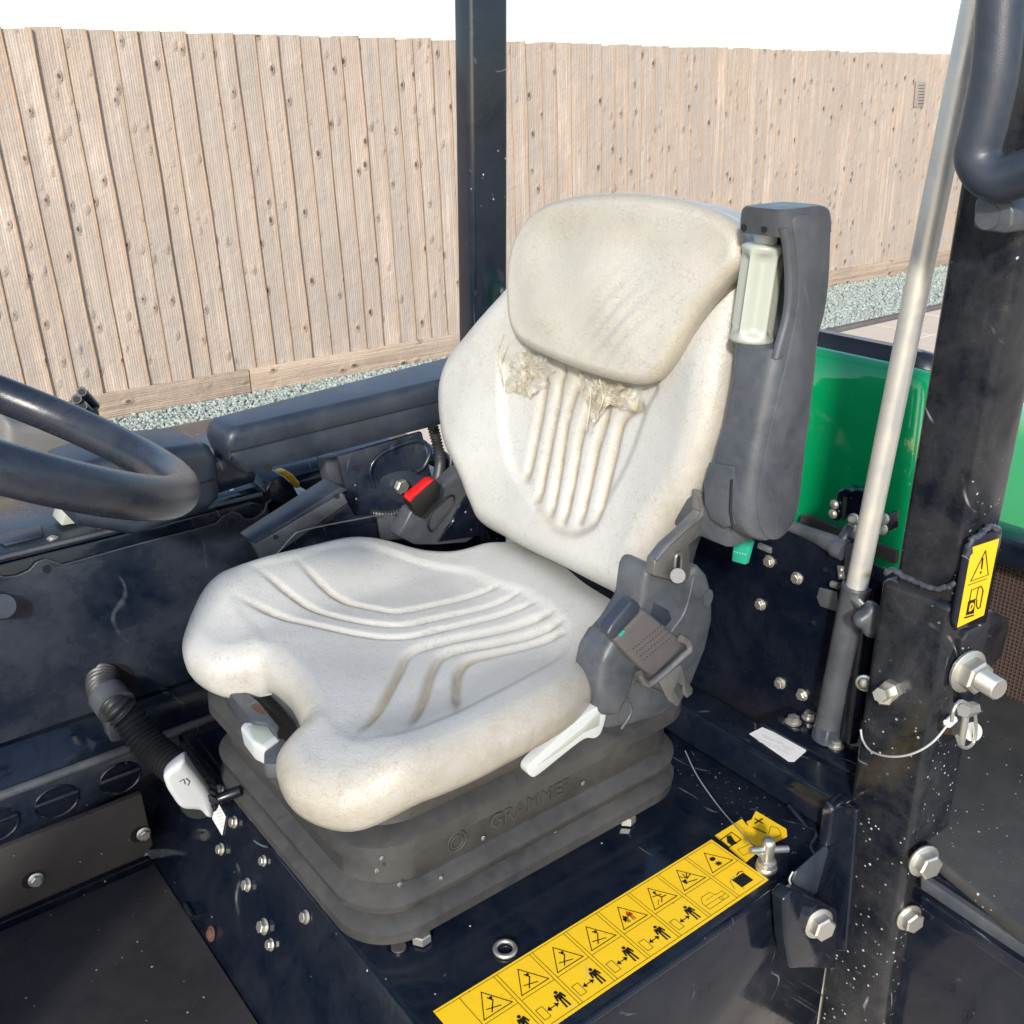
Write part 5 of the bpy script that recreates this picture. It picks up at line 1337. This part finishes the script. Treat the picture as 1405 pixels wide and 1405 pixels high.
# corrugated hose
disc('hose_hole', at(152, 940, y=1.4492), (0, -1, 0), 0.036, M['hole'], con, 0.0006, 28)
hp_ = [at(142, 925, y=1.46), at(142, 945, y=1.42), at(158, 968, y=1.375), at(176, 985, y=1.36), at(200, 1017, y=1.33), at(228, 1043, y=1.29), at(256, 1066, y=1.24), at(272, 1085, y=1.19), at(274, 1110, y=1.16)]
C_ = resample(catmull(hp_, 20), 280)
rad = 0.0225 + 0.0028 * np.sin(np.arange(280) * 2 * math.pi / 7)
hose = tube('corrugated_hose', C_, rad, M['hose'], mower, 24, True, None, 70)
tube('hose_collar', [C_[50], C_[76]], [0.0285, 0.0285], M['plastic'], hose, 24)
prism('collar_bracket', [at(x, y, y=1.40) for x, y in ((134, 968), (146, 966), (160, 1000), (158, 1004), (144, 1006))], (0, -0.03, 0), M['plastic'], hose, 0.002)
# --- control armrest ---------------------------------------------------------------------
YR_ = 1.30
carm = empty('control_armrest', (0.7, 1.35, 0.94), mower)
carm['label'] = 'long black padded armrest on the far side of the seat'
def ya(x, y, yy=YR_): return at(x, y, y=yy)
sect = []
A_top, A_bot = at(316, 592, y=YR_), at(347, 652, y=YR_)
B_top, B_bot = at(607, 530, y=YR_), at(607, 582, y=YR_)
def arm_ring(x, zt, zb):
    w = 0.080 + 0.10 * max(0, x - 0.52); P_ = []
    for (cy, cz, a0, r) in ((YR_ + w - 0.014, zt - 0.014, 0, 0.014), (YR_ + 0.014, zt - 0.014, 90, 0.014)):
        for k in range(7):
            a = math.radians(a0 + 15 * k); P_.append((x, cy + r * math.cos(a), cz + r * math.sin(a)))
    P_ += [(x, YR_, zt - 0.030), (x, YR_ + 0.0006, zt - 0.031), (x, YR_, zt - 0.033), (x, YR_ + 0.002, zb + 0.012), (x, YR_ + 0.008, zb), (x, YR_ + w - 0.01, zb), (x, YR_ + w, zb + 0.01)]
    return P_
xs = [0.510, 0.514, 0.522, 0.535, 0.60, 0.70, 0.80, 0.90, 1.00, 1.01]
zt_, zb_ = 1.101, 1.028
rg = []
for i, x in enumerate(xs):
    e = (0.012, 0.004, 0.0, 0, 0, 0, 0, 0, 0, 0.008)[i]
    low = zb_ + max(0, (0.54 - x)) * 0.75
    r_ = arm_ring(x, zt_ - e + 0.028 * (x - 0.5), low + e + 0.028 * (x - 0.5))
    rg.append([(x_, YR_ + 0.05 + (y_ - YR_ - 0.05) * (1 - e * 8), z_) for x_, y_, z_ in r_])
V, Fc = loft(rg); from_data('arm_pad', V, Fc, M['pad'], carm, True, 50)
tube('pad_seam', [(0.512, YR_ - 0.0003, zt_ - 0.0315), (1.0, YR_ - 0.0003, zt_ - 0.0175)], 0.0011, M['hole'], carm, 6)
disc('screw_hole', at(368, 643, y=YR_ - 0.001), (0, -1, 0), 0.006, M['hole'], carm, 0.001)
disc('screw_hole', at(592, 586, y=YR_ - 0.001), (0, -1, 0), 0.007, M['hole'], carm, 0.001)
# front control pod
pod = empty('control_pod', (0.40, 1.36, 0.98), mower)
pr_ = []
for x, y0, y1, zt, zb in ((0.300, 1.345, 1.43, 1.060, 1.02), (0.306, 1.33, 1.44, 1.083, 1.0), (0.37, 1.312, 1.445, 1.092, 0.975), (0.42, 1.31, 1.44, 1.088, 0.978), (0.475, 1.31, 1.43, 1.085, 0.985), (0.492, 1.314, 1.425, 1.076, 0.995), (0.497, 1.32, 1.42, 1.066, 1.0)):
    pr_.append([(x, y, z) for y, z in rrect(y0, y1, zb, zt, 0.018, 5)])
V, Fc = loft(pr_); from_data('pod_cover', V, Fc, M['pad'], pod, True, 50)
tube('pod_seam', [(0.37, 1.3105, 1.03), (0.488, 1.3105, 1.032)], 0.0014, M['hole'], pod, 6)
prism('pod_base', [at(x, y, y=1.33) for x, y in ((262, 668), (272, 645), (318, 625), (335, 625), (352, 650), (350, 662), (280, 684))], (0, 0.06, 0), M['black'], pod, 0.003)
# support plates below the armrest
prism('support_strut', [at(x, y, y=1.345) for x, y in ((446, 632), (465, 626), (475, 668), (462, 690), (452, 660))], (0, 0.03, 0), M['plastic'], carm, 0.002)
spn = prism('support_plate', [at(x, y, y=1.315) for x, y in ((464, 626), (580, 592), (590, 640), (606, 700), (560, 708), (488, 710), (480, 700))], (0, 0.010, 0), M['panel'], carm, 0.004)
for j, (x0, y0, w) in enumerate((((0, 0, 0.0026),))):
    tube('plate_emboss', catmull([at(x, y, y=1.3145) for x, y in ((512, 668), (508, 645), (520, 625), (545, 612), (575, 604), (590, 618), (582, 640), (570, 648))], 6), 0.0035, M['panel'], spn, 8)
prism('plate_dish', [tuple(p) for p in catmull([at(x, y, y=1.314) for x, y in ((522, 660), (535, 650), (560, 646), (580, 655), (590, 675), (580, 692), (550, 690), (530, 680))], 4, True)], (0, 0.002, 0), M['pad'], spn, 0.0006)
bolt(at(548, 666, y=1.313), (0, -1, 0), 0.012, spn, HEXP, 'pivot_bolt')
tube('small_conduit', resample(catmull([at(594, 586, y=1.325), at(600, 610, y=1.32), at(604, 635, y=1.30), at(600, 662, y=1.27)], 8), 80), 0.0085 + 0.0012 * np.sin(np.arange(80) * 2 * math.pi / 4), M['hose'], carm, 14)
tube('lower_conduit', resample(catmull([at(510, 704, y=1.30), at(535, 706, y=1.295), at(555, 700, y=1.29), at(572, 692, y=1.28)], 8), 60), 0.006 + 0.0009 * np.sin(np.arange(60) * 2 * math.pi / 4), M['hose'], carm, 12)
tube('buckle_cable', catmull([at(597, 668, y=1.25), at(610, 655, y=1.27), at(628, 643, y=1.29), at(655, 636, y=1.32)], 6), 0.003, M['black_deep'], carm, 8)
# open channel and bracket by the cushion
br = empty('seat_bracket', (0.62, 1.30, 0.85), mower)
chan = [at(x, y, y=1.27) for x, y in ((348, 748), (470, 676), (478, 690), (362, 773))]
prism('channel', chan, (0, 0.012, 0), M['steel_d'] if 'steel_d' in M else M['plastic'], br, 0.002)
prism('channel_top', [at(x, y, y=1.27) for x, y in ((348, 746), (356, 744), (478, 672), (468, 668))], (0, 0.05, 0.0), M['pad'], br, 0.002)
prism('channel_end', [at(x, y, y=1.275) for x, y in ((350, 750), (357, 754), (366, 776), (360, 770))], (0, 0.04, 0), M['hole'], br, 0.001)
for x, y in ((378, 737), (462, 681)): disc('rivet_hole', at(x, y, y=1.2685), (0, -1, 0.2), 0.0035, M['hole'], br)
prism('bracket_plate', [at(x, y, y=1.30) for x, y in ((360, 776), (478, 690), (488, 708), (520, 706), (560, 712), (562, 742), (500, 745), (430, 760), (380, 790))], (0, 0.01, 0), M['panel'], br, 0.002)
prism('bracket_wing', [at(x, y, y=1.285) for x, y in ((518, 710), (530, 706), (562, 712), (556, 740), (524, 742))], (0, 0.006, 0), M['plastic'], br, 0.002)
for x, y in ((499, 715), (515, 730)): disc('plate_hole', at(x, y, y=1.2990), (0, -1, 0), 0.0035, M['hole'], br)
tube('control_wire', catmull([at(358, 786, y=1.24), at(378, 762, y=1.25), at(402, 735, y=1.26), at(412, 729, y=1.26), at(450, 720, y=1.265), at(520, 707, y=1.27)], 5), 0.0013, M['steel'], br, 6)
# far body work seen under the armrest
tank = box('fuel_tank', 0.56, 1.0, 1.60, 2.02, 0.62, 0.905, M['black'], mower, 0.03, 4)
prism('yellow_handle', [at(x, y, y=1.50) for x, y in ((381, 648), (392, 645), (403, 652), (413, 664), (412, 671), (405, 670))], (0, 0.02, 0), M['yellow_pl'], mower, 0.004)
box('far_mudguard', -0.9, 1.2, 1.76, 2.06, 0.55, 0.80, M['black'], mower, 0.02, 3)
prism('far_post_foot', [at(x, y, x=1.03) for x, y in ((620, 590), (650, 590), (650, 700), (616, 700))], (0.01, 0, 0), M['plastic'], rops, 0.002)
# instrument binnacle behind the wheel
bin_ = empty('instrument_binnacle', (0.10, 1.55, 0.94), mower)
bz = [at(x, y, y=1.52) for x, y in ((6, 574), (28, 584), (60, 585), (120, 600), (180, 622), (196, 640), (60, 690), (10, 660))]
prism('binnacle_body', bz, (0, 0.09, 0.01), worn('binnacle_grey', (0.13, 0.13, 0.125), (0.20, 0.20, 0.19), (0.4, 0.6), patch=8, grain=0.3), bin_, 0.012, 4)
prism('binnacle_lip', [at(x, y, y=1.50) for x, y in ((88, 632), (100, 628), (150, 620), (200, 640), (210, 660), (120, 650))], (0, 0.03, 0), M['plastic'], bin_, 0.004)
prism('light_cover', [at(x, y, y=1.49) for x, y in ((84, 722), (92, 697), (178, 706), (150, 712))], (0, 0.05, 0), M['grey_knob'], bin_, 0.003)
# lever cluster peeping above the wheel
lev = empty('control_levers', at(113, 560, y=1.60), mower)
for x, y, s_ in ((112, 537, 1), (105, 547, 1), (113, 556, 1)):
    e_ = at(x + 18, y + 20, y=1.66)
    tube('lever_tube', [at(x, y, y=1.60), e_], 0.0078, M['pad'], lev, 16)
    disc('tube_bore', at(x, y + 1, y=1.5995), tuple(_n(at(x, y, y=1.60) - e_)), 0.0050, M['hole'], lev, 0.0012)
tube('lever_stem', [at(125, 560, y=1.64), at(140, 620, y=1.62)], 0.010, M['black_deep'], lev, 12)

# --- steering wheel ------------------------------------------------------------------------
wheel = empty('steering_wheel', (0.123, 0.896, 1.302), mower)
wc = np.array([0.123, 0.896, 1.302]); wnv = _n([0.574, 0, 1.0])
wa = _n(np.cross(wnv, [0, 1, 0])); wb = np.cross(wnv, wa)
th = np.linspace(0, 2 * math.pi, 121)[:-1]
rings = []
for a in th:
    rd = math.cos(a) * wa + math.sin(a) * wb
    ctr = wc + 0.19 * rd
    rings.append([tuple(ctr + 0.0170 * (math.cos(b) * rd + math.sin(b) * 1.06 * wnv)) for b in np.linspace(0, 2 * math.pi, 24, endpoint=False)])
rings.append(rings[0])
V, Fc = loft(rings, False, False)
from_data('wheel_rim', V, Fc, M['wheel'], wheel, True, 0)
for k in range(3):
    a = (0.0, 1.75, 4.53)[k]
    rd = math.cos(a) * wa + math.sin(a) * wb
    tube('wheel_spoke', [wc + 0.03 * rd - 0.035 * wnv, wc + 0.12 * rd - 0.025 * wnv, wc + 0.185 * rd], [0.016, 0.012, 0.010], M['wheel'], wheel, 14, True, 0.6)
tube('wheel_hub', [wc - 0.065 * wnv, wc - 0.02 * wnv, wc - 0.008 * wnv], [0.05, 0.052, 0.04], M['pad'], wheel, 32)
col = tube('steering_column', [wc - 0.05 * wnv, wc - 0.20 * wnv, wc - 0.55 * wnv + np.array([-0.05, 0, 0]), np.array([-0.55, 0.896, 0.41])], [0.055, 0.062, 0.085, 0.12], M['plastic'], mower, 28)

# --- rain drops on the bellows and platform ------------------------------------------------
dm, dnt, dp_ = nodes('water_drop')
dp_.inputs['Base Color'].default_value = (0.7, 0.75, 0.8, 1); dp_.inputs['Roughness'].default_value = 0.02
dp_.inputs['Transmission Weight'].default_value = 0.9; dp_.inputs['IOR'].default_value = 1.33
parts = []
def drop(p, s):
    parts.append((list(map(tuple, IV * np.array(s) + np.array(p))), [tuple(f) for f in IF]))
for x, y in ((524, 1178), (517, 1195), (547, 1160), (605, 1205), (548, 1214), (690, 1108), (800, 1075), (663, 1150), (762, 1140)):
    drop(at(x, y, y=0.796), (0.0028, 0.0016, 0.0036))
for k in range(60):
    x, y = rng.uniform(0.95, 1.02), rng.uniform(0.62, 0.95)
    drop((x, y, ZP), np.array((1, 1, .5)) * rng.uniform(0.0008, 0.0018))
V, Fc = join_data(parts); o = from_data('water_drops', V, Fc, dm, mower, True, 0); o['kind'] = 'stuff'

# loose leaf on the console ledge
lf = [at(x, y, z=0.607) for x, y in ((92, 985), (97, 983), (104, 987), (106, 996), (102, 999), (100, 992), (93, 989))]
o = prism('dry_leaf', lf, (0, 0.002, 0.0012), plain('dry_leaf', (0.42, 0.30, 0.18), 0.7), None, 0.0003)
tag(o, 'tiny curled dry leaf lying on the black console ledge left of the hose', 'leaf')
